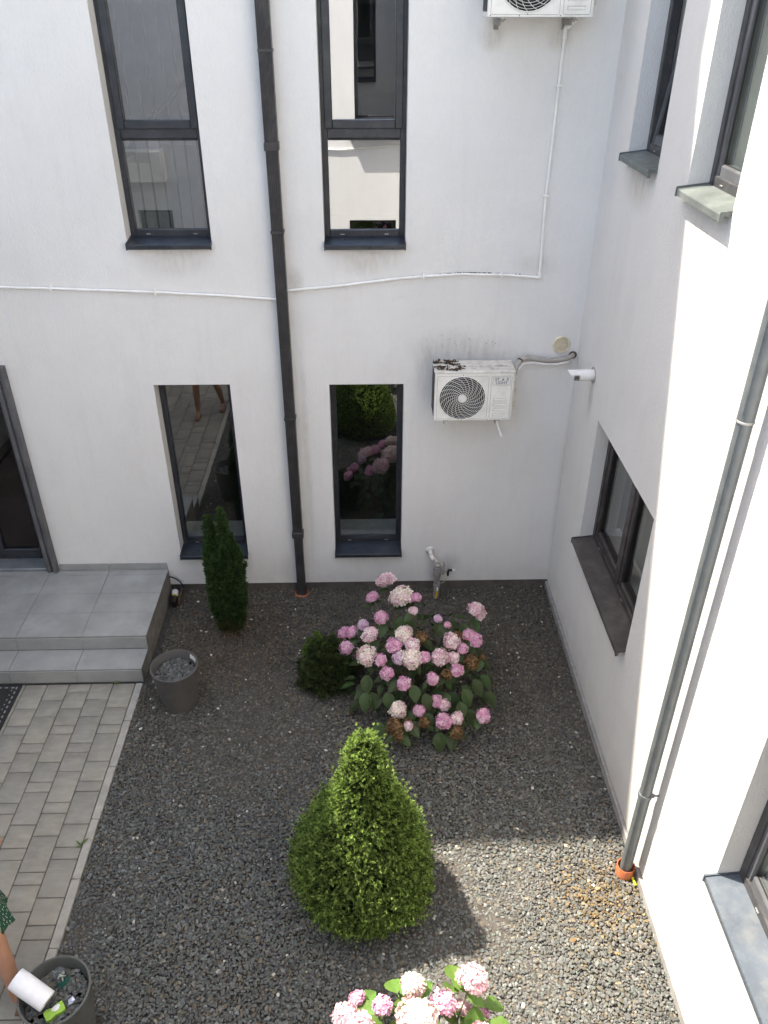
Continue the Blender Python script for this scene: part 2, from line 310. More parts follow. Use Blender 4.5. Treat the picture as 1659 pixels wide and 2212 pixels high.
# ------------------------------------------------------------------ mesh helpers
class MB:
    def __init__(s): s.v = []; s.f = []
    def add(s, vs_, fs):
        b = len(s.v); s.v += [tuple(x) for x in vs_]; s.f += [tuple(i + b for i in f) for f in fs]; return s
    def box(s, a, b, ch=0.0):
        x0, x1 = sorted((a[0], b[0])); y0, y1 = sorted((a[1], b[1])); z0, z1 = sorted((a[2], b[2]))
        ch = min(ch, (x1 - x0) * .45, (y1 - y0) * .45, (z1 - z0) * .45)
        if ch <= 0:
            v = [(x0, y0, z0), (x1, y0, z0), (x1, y1, z0), (x0, y1, z0), (x0, y0, z1), (x1, y0, z1), (x1, y1, z1), (x0, y1, z1)]
            return s.add(v, [(3, 2, 1, 0), (4, 5, 6, 7), (0, 1, 5, 4), (1, 2, 6, 5), (2, 3, 7, 6), (3, 0, 4, 7)])
        v = []; idx = {}
        X = (x0, x1); Y = (y0, y1); Zz = (z0, z1); sg = (1, -1)
        for i in (0, 1):
            for j in (0, 1):
                for k in (0, 1):
                    for ax in range(3):
                        q = [X[i] + sg[i] * ch, Y[j] + sg[j] * ch, Zz[k] + sg[k] * ch]
                        q[ax] = (X[i], Y[j], Zz[k])[ax]
                        idx[(i, j, k, ax)] = len(v); v.append(tuple(q))
        f = []
        I = lambda i, j, k, a: idx[(i, j, k, a)]
        for i in (0, 1):
            q = [I(i, 0, 0, 0), I(i, 1, 0, 0), I(i, 1, 1, 0), I(i, 0, 1, 0)]; f.append(tuple(q if i else q[::-1]))
            q = [I(0, i, 0, 1), I(0, i, 1, 1), I(1, i, 1, 1), I(1, i, 0, 1)]; f.append(tuple(q if i else q[::-1]))
            q = [I(0, 0, i, 2), I(1, 0, i, 2), I(1, 1, i, 2), I(0, 1, i, 2)]; f.append(tuple(q if i else q[::-1]))
        for i in (0, 1):
            for j in (0, 1):
                f.append((I(i, j, 0, 0), I(i, j, 1, 0), I(i, j, 1, 1), I(i, j, 0, 1)))
                f.append((I(i, 0, j, 0), I(i, 1, j, 0), I(i, 1, j, 2), I(i, 0, j, 2)))
                f.append((I(0, i, j, 1), I(1, i, j, 1), I(1, i, j, 2), I(0, i, j, 2)))
                for k in (0, 1): f.append((I(i, j, k, 0), I(i, j, k, 1), I(i, j, k, 2)))
        return s.add(v, f)
    def tube(s, path, r, n=10, caps=True, ell=1.0):
        P = [Vector(p) for p in path]; m = len(P)
        rr = r if hasattr(r, '__len__') else [r] * m
        T = []
        for i in range(m):
            a = P[max(i - 1, 0)]; b = P[min(i + 1, m - 1)]; T.append((b - a).normalized())
        up = Vector((0, 0, 1)) if abs(T[0].z) < .9 else Vector((0, 1, 0))
        N = (up - T[0] * up.dot(T[0])).normalized()
        v = []
        for i in range(m):
            N = (N - T[i] * N.dot(T[i])).normalized(); B = T[i].cross(N)
            for k in range(n):
                a = 2 * math.pi * k / n
                v.append(P[i] + N * (math.cos(a) * rr[i] * ell) + B * (math.sin(a) * rr[i]))
        f = []
        for i in range(m - 1):
            for k in range(n):
                k2 = (k + 1) % n; f.append((i * n + k, i * n + k2, (i + 1) * n + k2, (i + 1) * n + k))
        if caps: f.append(tuple(range(n))[::-1]); f.append(tuple(range((m - 1) * n, m * n)))
        return s.add(v, f)
    def lathe(s, prof, c=(0, 0, 0), n=40, axis='Z'):
        v = []; m = len(prof)
        for (r, z) in prof:
            for k in range(n):
                a = 2 * math.pi * k / n; q = (r * math.cos(a), r * math.sin(a), z)
                if axis == 'Y': q = (q[0], q[2], q[1])
                if axis == 'X': q = (q[2], q[0], q[1])
                v.append((c[0] + q[0], c[1] + q[1], c[2] + q[2]))
        f = []
        for i in range(m - 1):
            for k in range(n):
                k2 = (k + 1) % n; f.append((i * n + k, i * n + k2, (i + 1) * n + k2, (i + 1) * n + k))
        if prof[0][0] > 1e-6: f.append(tuple(range(n))[::-1])
        if prof[-1][0] > 1e-6: f.append(tuple(range((m - 1) * n, m * n)))
        return s.add(v, f)
    def prism(s, poly, f0, f1):
        """poly: list of 2D points; f0, f1 map a 2D point to the two ends"""
        n = len(poly); v = [f0(p) for p in poly] + [f1(p) for p in poly]
        f = [tuple(range(n))[::-1], tuple(range(n, 2 * n))]
        for k in range(n): f.append((k, (k + 1) % n, n + (k + 1) % n, n + k))
        return s.add(v, f)
    def mesh(s, name, smooth=True, angle=40, recalc=True):
        me = bpy.data.meshes.new(name); me.from_pydata(s.v, [], s.f)
        if recalc:
            bm = bmesh.new(); bm.from_mesh(me); bmesh.ops.recalc_face_normals(bm, faces=bm.faces); bm.to_mesh(me); bm.free()
        if smooth:
            me.shade_smooth(); me.set_sharp_from_angle(angle=R(angle))
        return me
    def build(s, name, mat, parent=None, smooth=True, angle=40, loc=None, recalc=True):
        return link(name, s.mesh(name, smooth, angle, recalc), mat, parent, loc)
def link(name, me, mat, parent=None, loc=None):
    if mat is not None and not me.materials: me.materials.append(MATS[mat])
    o = bpy.data.objects.new(name, me); C.objects.link(o)
    if parent: o.parent = parent
    if loc is not None: o.location = loc
    return o
def empty(name, loc=(0, 0, 0)):
    o = bpy.data.objects.new(name, None); C.objects.link(o); o.location = loc; return o
def tag(o, label=None, cat=None, group=None, kind=None):
    if label: o['label'] = label
    if cat: o['category'] = cat
    if group: o['group'] = group
    if kind: o['kind'] = kind
    return o
def thing(name, label, cat, group=None):
    # parts of these things are modelled in world coordinates, so the empty stays at the origin of the place
    return tag(empty(name), label, cat, group)
def np_mesh(name, V, F, col=None, mat=None, smooth=False):
    """fast mesh from numpy arrays, F an (n,3) or (n,4) array; col an (nv,3) colour per vertex"""
    me = bpy.data.meshes.new(name); k = F.shape[1]
    me.vertices.add(len(V)); me.vertices.foreach_set('co', V.astype(np.float32).ravel())
    me.loops.add(F.size); me.loops.foreach_set('vertex_index', F.astype(np.int32).ravel())
    me.polygons.add(len(F)); me.polygons.foreach_set('loop_start', np.arange(0, F.size, k, dtype=np.int32))
    if col is not None:
        a = me.attributes.new('col', 'FLOAT_COLOR', 'POINT')
        a.data.foreach_set('color', np.concatenate([col, np.ones((len(col), 1))], 1).astype(np.float32).ravel())
    me.update(calc_edges=True)
    if smooth: me.shade_smooth()
    else: me.shade_flat()
    if mat: me.materials.append(MATS[mat])
    return me

# ------------------------------------------------------------------ the setting: ground, gravel bed, paving
XL = -6.95        # face of the wing on the left
YF = -7.60        # face of the wing on the camera side
H = 10.98         # parapet height
KX0, KX1 = -4.058, -3.995      # kerb between paving and gravel
gm = MB(); S = 90
gm.add([(-S, -S, -.075), (S, -S, -.075), (S, S, -.075), (-S, S, -.075)], [(0, 1, 2, 3)])
tag(gm.build('ground', 'soil'), kind='structure')

bed = MB()
nx, ny = 50, 90
vv = [(KX1 + (0.0 - KX1) * i / nx, 0.12 + (-7.72) * j / ny, -0.022 + 0.008 * math.sin(i * .9) * math.cos(j * .7)) for j in range(ny + 1) for i in range(nx + 1)]
bed.add(vv, [(j * (nx + 1) + i, j * (nx + 1) + i + 1, (j + 1) * (nx + 1) + i + 1, (j + 1) * (nx + 1) + i) for j in range(ny) for i in range(nx)])
tag(bed.build('gravel_bed', 'soil'), kind='structure')

# loose gravel: every stone is a small faceted pebble
t_ = (1 + 5 ** .5) / 2
ICO = np.array([(-1, t_, 0), (1, t_, 0), (-1, -t_, 0), (1, -t_, 0), (0, -1, t_), (0, 1, t_), (0, -1, -t_), (0, 1, -t_), (t_, 0, -1), (t_, 0, 1), (-t_, 0, -1), (-t_, 0, 1)], float); ICO /= np.linalg.norm(ICO[0])
ICOF = np.array([(0, 11, 5), (0, 5, 1), (0, 1, 7), (0, 7, 10), (0, 10, 11), (1, 5, 9), (5, 11, 4), (11, 10, 2), (10, 7, 6), (7, 1, 8), (3, 9, 4), (3, 4, 2), (3, 2, 6), (3, 6, 8), (3, 8, 9), (4, 9, 5), (2, 4, 11), (6, 2, 10), (8, 6, 7), (9, 8, 1)])
TEMPL = []
for k in range(14):
    v = ICO * (1 + rng.uniform(-.28, .28, (12, 1)))
    d = rng.normal(size=3); d /= np.linalg.norm(d)
    h = v @ d; v = v - np.outer(np.maximum(h - .45, 0), d)          # one broken face
    TEMPL.append(v)
TEMPL = np.array(TEMPL)
def rot_mats(n, tilt=1.0):
    a = rng.uniform(0, 2 * np.pi, n); b = rng.normal(0, tilt, n); c = rng.normal(0, tilt, n)
    ca, sa, cb, sb, cc, s_ = np.cos(a), np.sin(a), np.cos(b), np.sin(b), np.cos(c), np.sin(c)
    z = np.zeros(n); o = np.ones(n)
    Rz = np.stack([np.stack([ca, -sa, z], -1), np.stack([sa, ca, z], -1), np.stack([z, z, o], -1)], 1)
    Rx = np.stack([np.stack([o, z, z], -1), np.stack([z, cb, -sb], -1), np.stack([z, sb, cb], -1)], 1)
    Ry = np.stack([np.stack([cc, z, s_], -1), np.stack([z, o, z], -1), np.stack([-s_, z, cc], -1)], 1)
    return Rz @ Rx @ Ry
def stones(pos, size, warm):
    """pos (n,3), size (n,), warm (n,) 0..1 = brown tinge"""
    n = len(pos)
    v = TEMPL[rng.integers(0, len(TEMPL), n)]
    s = size[:, None] * np.stack([rng.uniform(.95, 1.5, n), rng.uniform(.7, 1.0, n), rng.uniform(.42, .75, n)], 1)
    v = v * s[:, None, :]
    v = np.einsum('nij,nkj->nki', rot_mats(n, .24), v) + pos[:, None, :]
    F = (ICOF[None] + (np.arange(n) * 12)[:, None, None]).reshape(-1, 3)
    g = rng.choice(np.array([.094, .110, .126, .144, .168, .205]), n, p=[.18, .26, .24, .17, .1, .05]) * rng.uniform(.85, 1.15, n)
    col = g[:, None] * np.array([.955, .990, .975])
    tint = rng.random(n)
    col[tint < .2] *= np.array([.93, 1.03, .98]); col[tint > .84] *= np.array([1.16, 1.0, .80])
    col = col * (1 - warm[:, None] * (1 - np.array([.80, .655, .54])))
    pale = rng.random(n) < .004
    col[pale] = rng.uniform(.35, .55, (pale.sum(), 1)) * np.array([1, .96, .86])
    return v.reshape(-1, 3), F, np.repeat(col, 12, 0)
YB = -5.25
st = .0168
gx = np.arange(KX1 + .012, 0.085, st); gy = np.arange(YB, 0.085, st)
GX, GY = np.meshgrid(gx, gy); n0 = GX.size
px = GX.ravel() + rng.uniform(-.009, .009, n0); py = GY.ravel() + rng.uniform(-.009, .009, n0)
sz = rng.lognormal(math.log(.0107), .22, n0)
extra = 9000
px = np.concatenate([px, rng.uniform(KX1 + .015, .02, extra)]); py = np.concatenate([py, rng.uniform(YB, .02, extra)])
sz = np.concatenate([sz, rng.lognormal(math.log(.0125), .2, extra)])
pz = np.concatenate([rng.normal(-.009, .0042, n0), rng.normal(.001, .003, extra)])
pz += .012 * np.sin(px * 2.1 + 1.3) * np.cos(py * 1.7) - .004
porch = (px < -3.93) & (py > -1.40)
keep = ~porch
px, py, pz, sz = px[keep], py[keep], pz[keep], sz[keep]
GX, GY = np.meshgrid(np.arange(KX1 + .02, -.01, .026), np.arange(-7.56, YB, .026)); k2 = GX.size      # coarser towards and behind the camera
px = np.concatenate([px, GX.ravel() + rng.uniform(-.012, .012, k2)]); py = np.concatenate([py, GY.ravel() + rng.uniform(-.012, .012, k2)])
pz = np.concatenate([pz, rng.normal(-.010, .004, k2)]); sz = np.concatenate([sz, rng.lognormal(math.log(.0165), .2, k2)])
def blob(x, y, cx, cy, r): return np.exp(-(((x - cx) ** 2 + (y - cy) ** 2) / r ** 2))
warm = .75 * np.clip((py + 3.0) / 1.8, 0, 1) + .35 * blob(px, py, -.30, -3.55, .33) + .9 * blob(px, py, -3.25, -.75, .38) + .3 * blob(px, py, -3.85, -.1, .25) + .10 * rng.random(len(px))  # ramp to the back paints in the shaded gravel's darker brown
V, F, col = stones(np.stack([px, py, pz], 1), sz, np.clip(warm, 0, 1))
rust = np.repeat((rng.random(len(px)) < .40 * blob(px, py, -.30, -3.55, .28)) , 12); col[rust] = col[rust] * np.array([1.5, 1.15, .72])
go = link('gravel', np_mesh('gravel', V, F, col, 'stone'), None)
tag(go, 'loose grey crushed stone covering the planting bed', 'gravel', kind='stuff')

# paving: columns of concrete pavers 20 cm wide in three lengths, laid along the path
pv = empty('paving'); tag(pv, kind='structure')
base = MB(); base.box((XL + .02, -7.58, -.07), (KX0 - .004, -1.352, -.024)); base.build('joint_sand', 'joint_sand', pv, False)
PM = {}
def paver_mesh(l):
    if l not in PM:
        b = MB(); b.box((-.0967, -l / 2 + .0034, -.06), (.0967, l / 2 - .0034, 0), .003); PM[l] = b.mesh('paver', True, 50)
    return PM[l]
far = MB()
L_, M_, S_ = .30, .20, .10
for ci in range(14):
    xr = KX0 - .0045 - ci * .2005
    pre, per = {0: ([], [L_, M_, S_]), 1: ([M_], [M_, L_, S_]), 2: ([S_, M_, M_, S_], [L_, M_, S_]), 3: ([M_], [M_, L_, S_])}[ci % 4]
    y = -1.358; k = 0
    while y > -7.3:
        l = pre[k] if k < len(pre) else per[(k - len(pre)) % 3]; k += 1
        cx, cyy = xr - .1, y - l / 2
        if ci < 8 and cyy > -5.0:
            o = link('paver', paver_mesh(l), 'paver', pv, (cx, cyy, random.uniform(-.0025, .0015)))
            o.rotation_euler = (random.uniform(-.004, .004), random.uniform(-.006, .006), random.uniform(-.004, .004))
        else:
            far.box((cx - .0975, cyy - l / 2 + .0025, -.06), (cx + .0975, cyy + l / 2 - .0025, 0), .004)
        y -= l
fo = far.build('paver_field', 'paver', pv); fo['kind'] = 'stuff'
# kerb stones between paving and gravel
kb = empty('kerb'); tag(kb, kind='structure')
ky = -1.362
for l in (.46, .50, .50, .50, .50, .50, .50, .50, .50, .50, .50, .50):
    b = MB(); b.box((KX0, ky - l + .003, -.12), (KX1 + random.uniform(-.002, .003), ky, .004), .005)
    b.build('kerb_stone', 'kerb', kb); ky -= l

# ------------------------------------------------------------------ buildings
def wall_faces(mb, T, u0, u1, z0, z1, holes, depth=.32):
    us = sorted({u0, u1, *[h[0] for h in holes], *[h[1] for h in holes]}); zs = sorted({z0, z1, *[h[2] for h in holes], *[h[3] for h in holes]})
    for i in range(len(us) - 1):
        for j in range(len(zs) - 1):
            cu, cz = (us[i] + us[i + 1]) / 2, (zs[j] + zs[j + 1]) / 2
            if any(h[0] < cu < h[1] and h[2] < cz < h[3] for h in holes): continue
            mb.add([T(us[i], 0, zs[j]), T(us[i + 1], 0, zs[j]), T(us[i + 1], 0, zs[j + 1]), T(us[i], 0, zs[j + 1])], [(0, 1, 2, 3)])
    for (a, b, c, d) in holes:
        for (p, q) in (((a, c), (a, d)), ((b, c), (b, d)), ((a, c), (b, c)), ((a, d), (b, d))):
            mb.add([T(p[0], 0, p[1]), T(q[0], 0, q[1]), T(q[0], depth, q[1]), T(p[0], depth, p[1])], [(0, 1, 2, 3)])
    # underside and top so that the wall has thickness
    mb.add([T(u0, 0, z0), T(u1, 0, z0), T(u1, depth, z0), T(u0, depth, z0)], [(0, 1, 2, 3)])
def tb(mb, T, a, b, ch=.003):
    mb.box(T(*a), T(*b), ch); return mb

def frame_bars(mb, T, u0, u1, z0, z1, d0, d1, wd, ch=.004, bottom=None):
    wb = bottom or wd
    tb(mb, T, (u0, d0, z0), (u0 + wd, d1, z1), ch); tb(mb, T, (u1 - wd, d0, z0), (u1, d1, z1), ch)
    tb(mb, T, (u0 + wd - .001, d0 + .0015, z0), (u1 - wd + .001, d1, z0 + wb), ch); tb(mb, T, (u0 + wd - .001, d0 + .0015, z1 - wd), (u1 - wd + .001, d1, z1), ch)

def sill(parent, T, u0, u1, z0, over, d1, mat):
    mb = MB()
    poly = [(d1, z0 + .028), (-over, z0 + .004), (-over - .004, z0 - .002), (-over - .004, z0 - .036), (-over + .004, z0 - .036), (-over + .004, z0 - .010), (d1, z0 + .016)]
    mb.prism(poly, lambda q: T(u0 + .004, q[0], q[1]), lambda q: T(u1 - .004, q[0], q[1]))
    for a, b in ((u0 - .004, u0 + .006), (u1 - .006, u1 + .004)):
        cap = [(d1, z0 + .036), (-over - .006, z0 + .014), (-over - .009, z0 + .006), (-over - .009, z0 - .040), (-over + .012, z0 - .040), (-over + .016, z0 - .008), (d1, z0 + .004)]
        mb.prism(cap, lambda q: T(a, q[0], q[1]), lambda q: T(b, q[0], q[1]))
    return mb.build('sill', mat, parent, True, 30)

def pane(parent, T, u0, u1, z0, z1, d, mat='glass'):
    mb = MB(); mb.add([T(u0, d, z0), T(u1, d, z0), T(u1, d, z1), T(u0, d, z1)], [(0, 1, 2, 3)])
    return mb.build('pane', mat, parent, False)

def room(parent, T, u0, u1, z0, z1, d0, d1, mat, floor=True):
    """plain room behind a window, open towards it"""
    mb = MB()
    P = lambda u, d, z: T(u, d, z)
    mb.add([P(u0, d1, z0), P(u1, d1, z0), P(u1, d1, z1), P(u0, d1, z1)], [(0, 1, 2, 3)])
    mb.add([P(u0, d0, z0), P(u0, d1, z0), P(u0, d1, z1), P(u0, d0, z1)], [(0, 1, 2, 3)])
    mb.add([P(u1, d0, z0), P(u1, d1, z0), P(u1, d1, z1), P(u1, d0, z1)], [(0, 1, 2, 3)])
    mb.add([P(u0, d0, z0), P(u1, d0, z0), P(u1, d1, z0), P(u0, d1, z0)], [(0, 1, 2, 3)])
    mb.add([P(u0, d0, z1), P(u1, d0, z1), P(u1, d1, z1), P(u0, d1, z1)], [(0, 1, 2, 3)])
    return mb.build('room_shell', mat, parent, False, recalc=False)

def curtain(parent, T, u0, u1, z0, z1, d):
    mb = MB(); n = 60; v = []
    for j, z in enumerate((z0, z1)):
        for i in range(n + 1):
            u = u0 + (u1 - u0) * i / n; v.append(T(u, d + .018 * math.sin(i * 1.05) + .008 * math.sin(i * 2.7 + 1), z))
    mb.add(v, [(i, i + 1, n + 2 + i, n + 1 + i) for i in range(n)])
    return mb.build('curtain', 'curtain', parent, True, 80)

def building(name, label, T, u0, u1, holes, wallmat, z0=.095, top=H, depth=.32, plinth_in=.02, plinth_mat='plinth', back=3.0):
    b = thing(name, label, 'building')
    mb = MB(); wall_faces(mb, T, u0, u1, z0, top, holes, depth); mb.build('wall', wallmat, b, False, recalc=False)
    p = MB(); tb(p, T, (u0, plinth_in, -.10), (u1, depth, z0 - .002 if plinth_in > 0 else z0 - .03), 0); p.build('plinth', plinth_mat, b, False)
    r = MB(); tb(r, T, (u0, .002, top - .001), (u1, depth + .1, top + .05), .01); tb(r, T, (u0, depth, top - .5), (u1, back, top - .35), 0); r.build('roof', 'roof_felt', b, False)
    return b

TB = lambda u, d, z: (u, d, z)
TR = lambda u, d, z: (d, u, z)
TL = lambda u, d, z: (XL - d, u, z)
TF = lambda u, d, z: (u, YF - d, z)
# ---- back building
WB = {'ul': (-3.858, -3.166, 3.615, 6.20), 'mu': (-2.238, -1.567, 3.605, 6.20), 'll': (-3.835, -3.145, .485, 2.362), 'ml': (-2.245, -1.562, .485, 2.352)}
DOOR = (-6.30, -5.235, .30, 2.44)
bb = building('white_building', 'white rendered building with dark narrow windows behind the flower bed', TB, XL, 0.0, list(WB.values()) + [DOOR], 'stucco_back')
def tall_window(w, gm_='glass'):
    u0, u1, z0, z1 = w
    f = MB(); d0, d1 = .145, .215
    frame_bars(f, TB, u0, u1, z0, z1, d0, d1, .048, bottom=.075)
    tb(f, TB, (u0 + .047, d0 + .002, 4.385), (u1 - .047, d1, 4.470), .004)
    wf = f.build('window', 'anthracite', bb)
    s = MB(); frame_bars(s, TB, u0 + .028, u1 - .028, 4.455, z1 - .03, d0 - .014, d1 - .02, .062, .006, bottom=.062); s.build('sash', 'anthracite', wf)
    pane(wf, TB, u0 + .085, u1 - .085, 4.51, z1 - .08, .172, gm_); pane(wf, TB, u0 + .045, u1 - .045, z0 + .07, 4.39, .176, gm_)
    sill(wf, TB, u0 + .002, u1 - .002, z0, .05, .146, 'sill_dark')
    g = MB(); tb(g, TB, (u0 + .05, d0 - .004, 4.372), (u1 - .05, d0 + .004, 4.384), .001); g.build('weather_strip', 'cable_black', wf)
    for du in (.13, u1 - u0 - .17):
        h = MB(); tb(h, TB, (u0 + du, d0 - .003, z0 + .040), (u0 + du + .035, d0 + .004, z0 + .046), .001); h.build('drain_cap', 'steel', wf)
    return wf
wu = tall_window(WB['ul']); wm = tall_window(WB['mu'], 'glass_bright')
room(wu, TB, -4.3, -2.95, 3.3, 6.6, .33, 2.4, 'interior_wall'); room(wm, TB, -2.6, -1.2, 3.3, 6.6, .33, 2.4, 'interior_dark')
# stair railing standing behind the left tall window
rl = MB()
for i in range(12):
    u = -4.15 + i * .105; rl.tube([(u, .62, 3.32), (u, .62, 6.5)], .009, 6)
rl.tube([(-4.2, .66, 4.05), (-2.98, .66, 5.05)], .022, 6)
rl.build('stair_railing', 'grey_frame', wu)
stp = MB()
for i in range(6): stp.box((-4.3 + i * .25, .9, 3.3), (-4.05 + i * .25, 1.7, 3.9 + i * .19), 0)
stp.build('stair_step', 'interior_wall', wu, False)

def low_window(w):
    u0, u1, z0, z1 = w
    f = MB(); d0, d1 = .150, .215
    frame_bars(f, TB, u0, u1, z0, z1, d0, d1, .042, bottom=.075)
    wf = f.build('window', 'anthracite', bb)
    bead = MB(); frame_bars(bead, TB, u0 + .040, u1 - .040, z0 + .074, z1 - .040, d0 + .012, d0 + .03, .014, .003); bead.build('glazing_bead', 'anthracite', wf)
    pane(wf, TB, u0 + .045, u1 - .045, z0 + .078, z1 - .045, .178)
    sill(wf, TB, u0 + .002, u1 - .002, z0, .05, .152, 'sill_dark')
    b = MB(); tb(b, TB, (u0 - .02, .225, z0 + .045), (u1 + .02, .50, z0 + .08), .004); b.build('inner_sill', 'label_white', wf)
    for du in (.13, u1 - u0 - .17):
        h = MB(); tb(h, TB, (u0 + du, d0 - .003, z0 + .042), (u0 + du + .035, d0 + .004, z0 + .048), .001); h.build('drain_cap', 'steel', wf)
    room(wf, TB, u0 - .4, u1 + .4, z0 - .15, z1 + .3, .33, 2.6, 'interior_dark')
    return wf
low_window(WB['ll']); low_window(WB['ml'])

# door with a profiled grey trim
dr = MB()
u0, u1, z0, z1 = DOOR
prof = [(0, -.012), (.02, -.048), (.055, -.048), (.062, -.030), (.078, -.030), (.085, -.060), (.118, -.060), (.124, -.008), (.124, .10), (0, .10)]
dr.prism(prof, lambda q: (u1 + q[0] - .006, q[1], .302), lambda q: (u1 + q[0] - .006, q[1], z1 + q[0]))
dr.prism(prof, lambda q: (u0 - q[0] + .006, q[1], .302), lambda q: (u0 - q[0] + .006, q[1], z1 + q[0]))
dr.prism(prof, lambda q: (u1 + q[0] - .0065, q[1] + .0008, z1 + q[0] - .0005), lambda q: (u0 - q[0] + .0065, q[1] + .0008, z1 + q[0] - .0005))
do = dr.build('door', 'door_trim', bb, True, 25)
lf = MB(); frame_bars(lf, TB, u0 + .005, u1 - .005, .335, z1 - .004, .16, .22, .10, .006, bottom=.12); tb(lf, TB, ((u0 + u1) / 2 - .06, .162, .40), ((u0 + u1) / 2 + .06, .22, z1 - .05), .006); lf.build('door_leaf', 'anthracite', do)
pane(do, TB, u0 + .1, (u0 + u1) / 2 - .05, .44, z1 - .1, .19, 'glass_door'); pane(do, TB, (u0 + u1) / 2 + .05, u1 - .1, .44, z1 - .1, .19, 'glass_door')
th = MB(); tb(th, TB, (u0, -.02, .301), (u1 - .007, .21, .336), .006); th.build('threshold', 'threshold', do)
hd = MB(); hd.tube([(-5.70, .10, 1.0), (-5.70, .10, 1.9)], .014, 8); hd.build('handle', 'steel', do)
rr_ = room(do, TB, u0 - .3, u1 + .3, .30, 2.8, .33, 3.4, 'interior_brown')

# ---- right building
WR = {'r1': (-2.365, -.868, 1.215, 2.392), 'r2': (-1.268, -.583, 4.372, 6.30), 'r3': (-2.512, -1.822, 4.372, 6.30), 'r4': (-5.68, -4.182, 1.215, 2.392)}
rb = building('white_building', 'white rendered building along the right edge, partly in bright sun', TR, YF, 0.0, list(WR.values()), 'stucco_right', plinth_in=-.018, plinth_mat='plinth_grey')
def right_window(w, mat, smat, two, glass='glass', tilt=False, cur=True, over=.055, dd=.112):
    u0, u1, z0, z1 = w
    f = MB(); d0, d1 = dd, dd + .07
    frame_bars(f, TR, u0, u1, z0, z1, d0, d1, .055, .006, bottom=.085)
    mid = (u0 + u1) / 2
    if two: tb(f, TR, (mid - .045, d0 + .002, z0 + .05), (mid + .045, d1, z1 - .05), .006)
    wf = f.build('window', mat, rb)
    spans = [(u0 + .04, mid - .03), (mid + .03, u1 - .04)] if two else [(u0 + .035, u1 - .035)]
    for (a, b) in spans:
        s = MB(); frame_bars(s, TR, a, b, z0 + .072, z1 - .04, d0 + .012, d1 + .02, .058, .010, bottom=.075)
        so_ = s.build('sash', 'grey_sash' if mat == 'grey_frame' else mat, wf)
        pn = pane(so_, TR, a + .05, b - .05, z0 + .14, z1 - .09, d0 + .045, glass)
        g = MB(); frame_bars(g, TR, a + .054, b - .054, z0 + .142, z1 - .092, d0 + .03, d0 + .042, .008, .002)
        g.build('seal', 'cable_black', wf if not tilt else so_)
        if tilt:
            piv = Vector((d0 + .03, 0, z0 + .072)); rm = Matrix.Translation(piv) @ Matrix.Rotation(R(7.5), 4, 'Y') @ Matrix.Translation(-piv)
            so_.matrix_world = rm
            hb = MB(); hb.box((d0 + .05, (a + b) / 2 - .02, z0 + .9), (d0 + .09, (a + b) / 2 + .02, z0 + 1.0), .005); hb.build('handle', mat, so_)
    sill(wf, TR, u0 + .002, u1 - .002, z0, over, d0 + .002, smat)
    n = 1 if not two else 2
    for k in range(n):
        h = MB(); um = u0 + (u1 - u0) * (k + .75) / n * .95; tb(h, TR, (um, d0 - .003, z0 + .045), (um + .035, d0 + .004, z0 + .052), .001); h.build('drain_cap', 'steel', wf)
    if cur: curtain(wf, TR, u0 - .1, u1 + .1, z0 - .1, z1 + .1, .42)
    b = MB(); tb(b, TR, (u0 - .02, .225, z0 + .06), (u1 + .02, .36, z0 + .09), .004); b.build('inner_sill', 'label_white', wf)
    room(wf, TR, u0 - .4, u1 + .4, z0 - .3, z1 + .3, .33, 2.6, 'interior_wall')
    return wf
right_window(WR['r1'], 'brown_frame', 'sill_brown', True, 'glass_side', over=.064)
right_window(WR['r2'], 'grey_frame', 'sill_green', False, tilt=True, over=.055, dd=.125)
right_window(WR['r3'], 'grey_frame', 'sill_green', False, 'glass_clear', over=.055, dd=.125)
right_window(WR['r4'], 'grey_frame', 'sill_blue', True, 'glass_clear', over=.06, dd=.118)

# ---- wings the photograph shows only as shade and in reflections
lb = building('white_building', 'white rendered wing to the left that shades the paving', TL, YF, 0.0, [], 'stucco_far', plinth_in=-.018, plinth_mat='plinth_grey')
WF = [(-2.04, -1.28, 3.62, 5.45), (-2.16, -1.34, .55, 2.02), (-5.85, -5.25, 1.2, 2.2)]
fb = building('white_building', 'white rendered wing opposite, seen only reflected in the panes', TF, XL, 0.0, WF, 'stucco_far', top=5.75, plinth_in=-.018, plinth_mat='plinth_grey')
for (u0, u1, z0, z1) in WF:
    f = MB(); frame_bars(f, TF, u0, u1, z0, z1, .13, .2, .06); wf = f.build('window', 'anthracite', fb)
    pane(wf, TF, u0 + .05, u1 - .05, z0 + .05, z1 - .05, .165); sill(wf, TF, u0 + .002, u1 - .002, z0, .05, .13, 'sill_dark')
    room(wf, TF, u0 - .3, u1 + .3, z0 - .2, z1 + .3, .33, 2.2, 'interior_dark')

m = MB(); m.tube([(-6.5, YF - .02, 3.30), (-2.3, YF + .02, 3.17), (-1.2, YF + .02, 3.25), (-.3, YF + .02, 3.25)], .014, 8); m.build('conduit', 'white_plastic', fb)
m = MB(); m.box((-2.15, YF + .002, 3.36), (-1.25, YF + .16, 3.42), .01); m.build('canopy', 'sill_dark', fb)
m = MB(); m.box((-5.95, YF + .02, 2.70), (-5.25, YF + .30, 3.20), .02); m.build('cooling_unit', 'ac_white', fb)
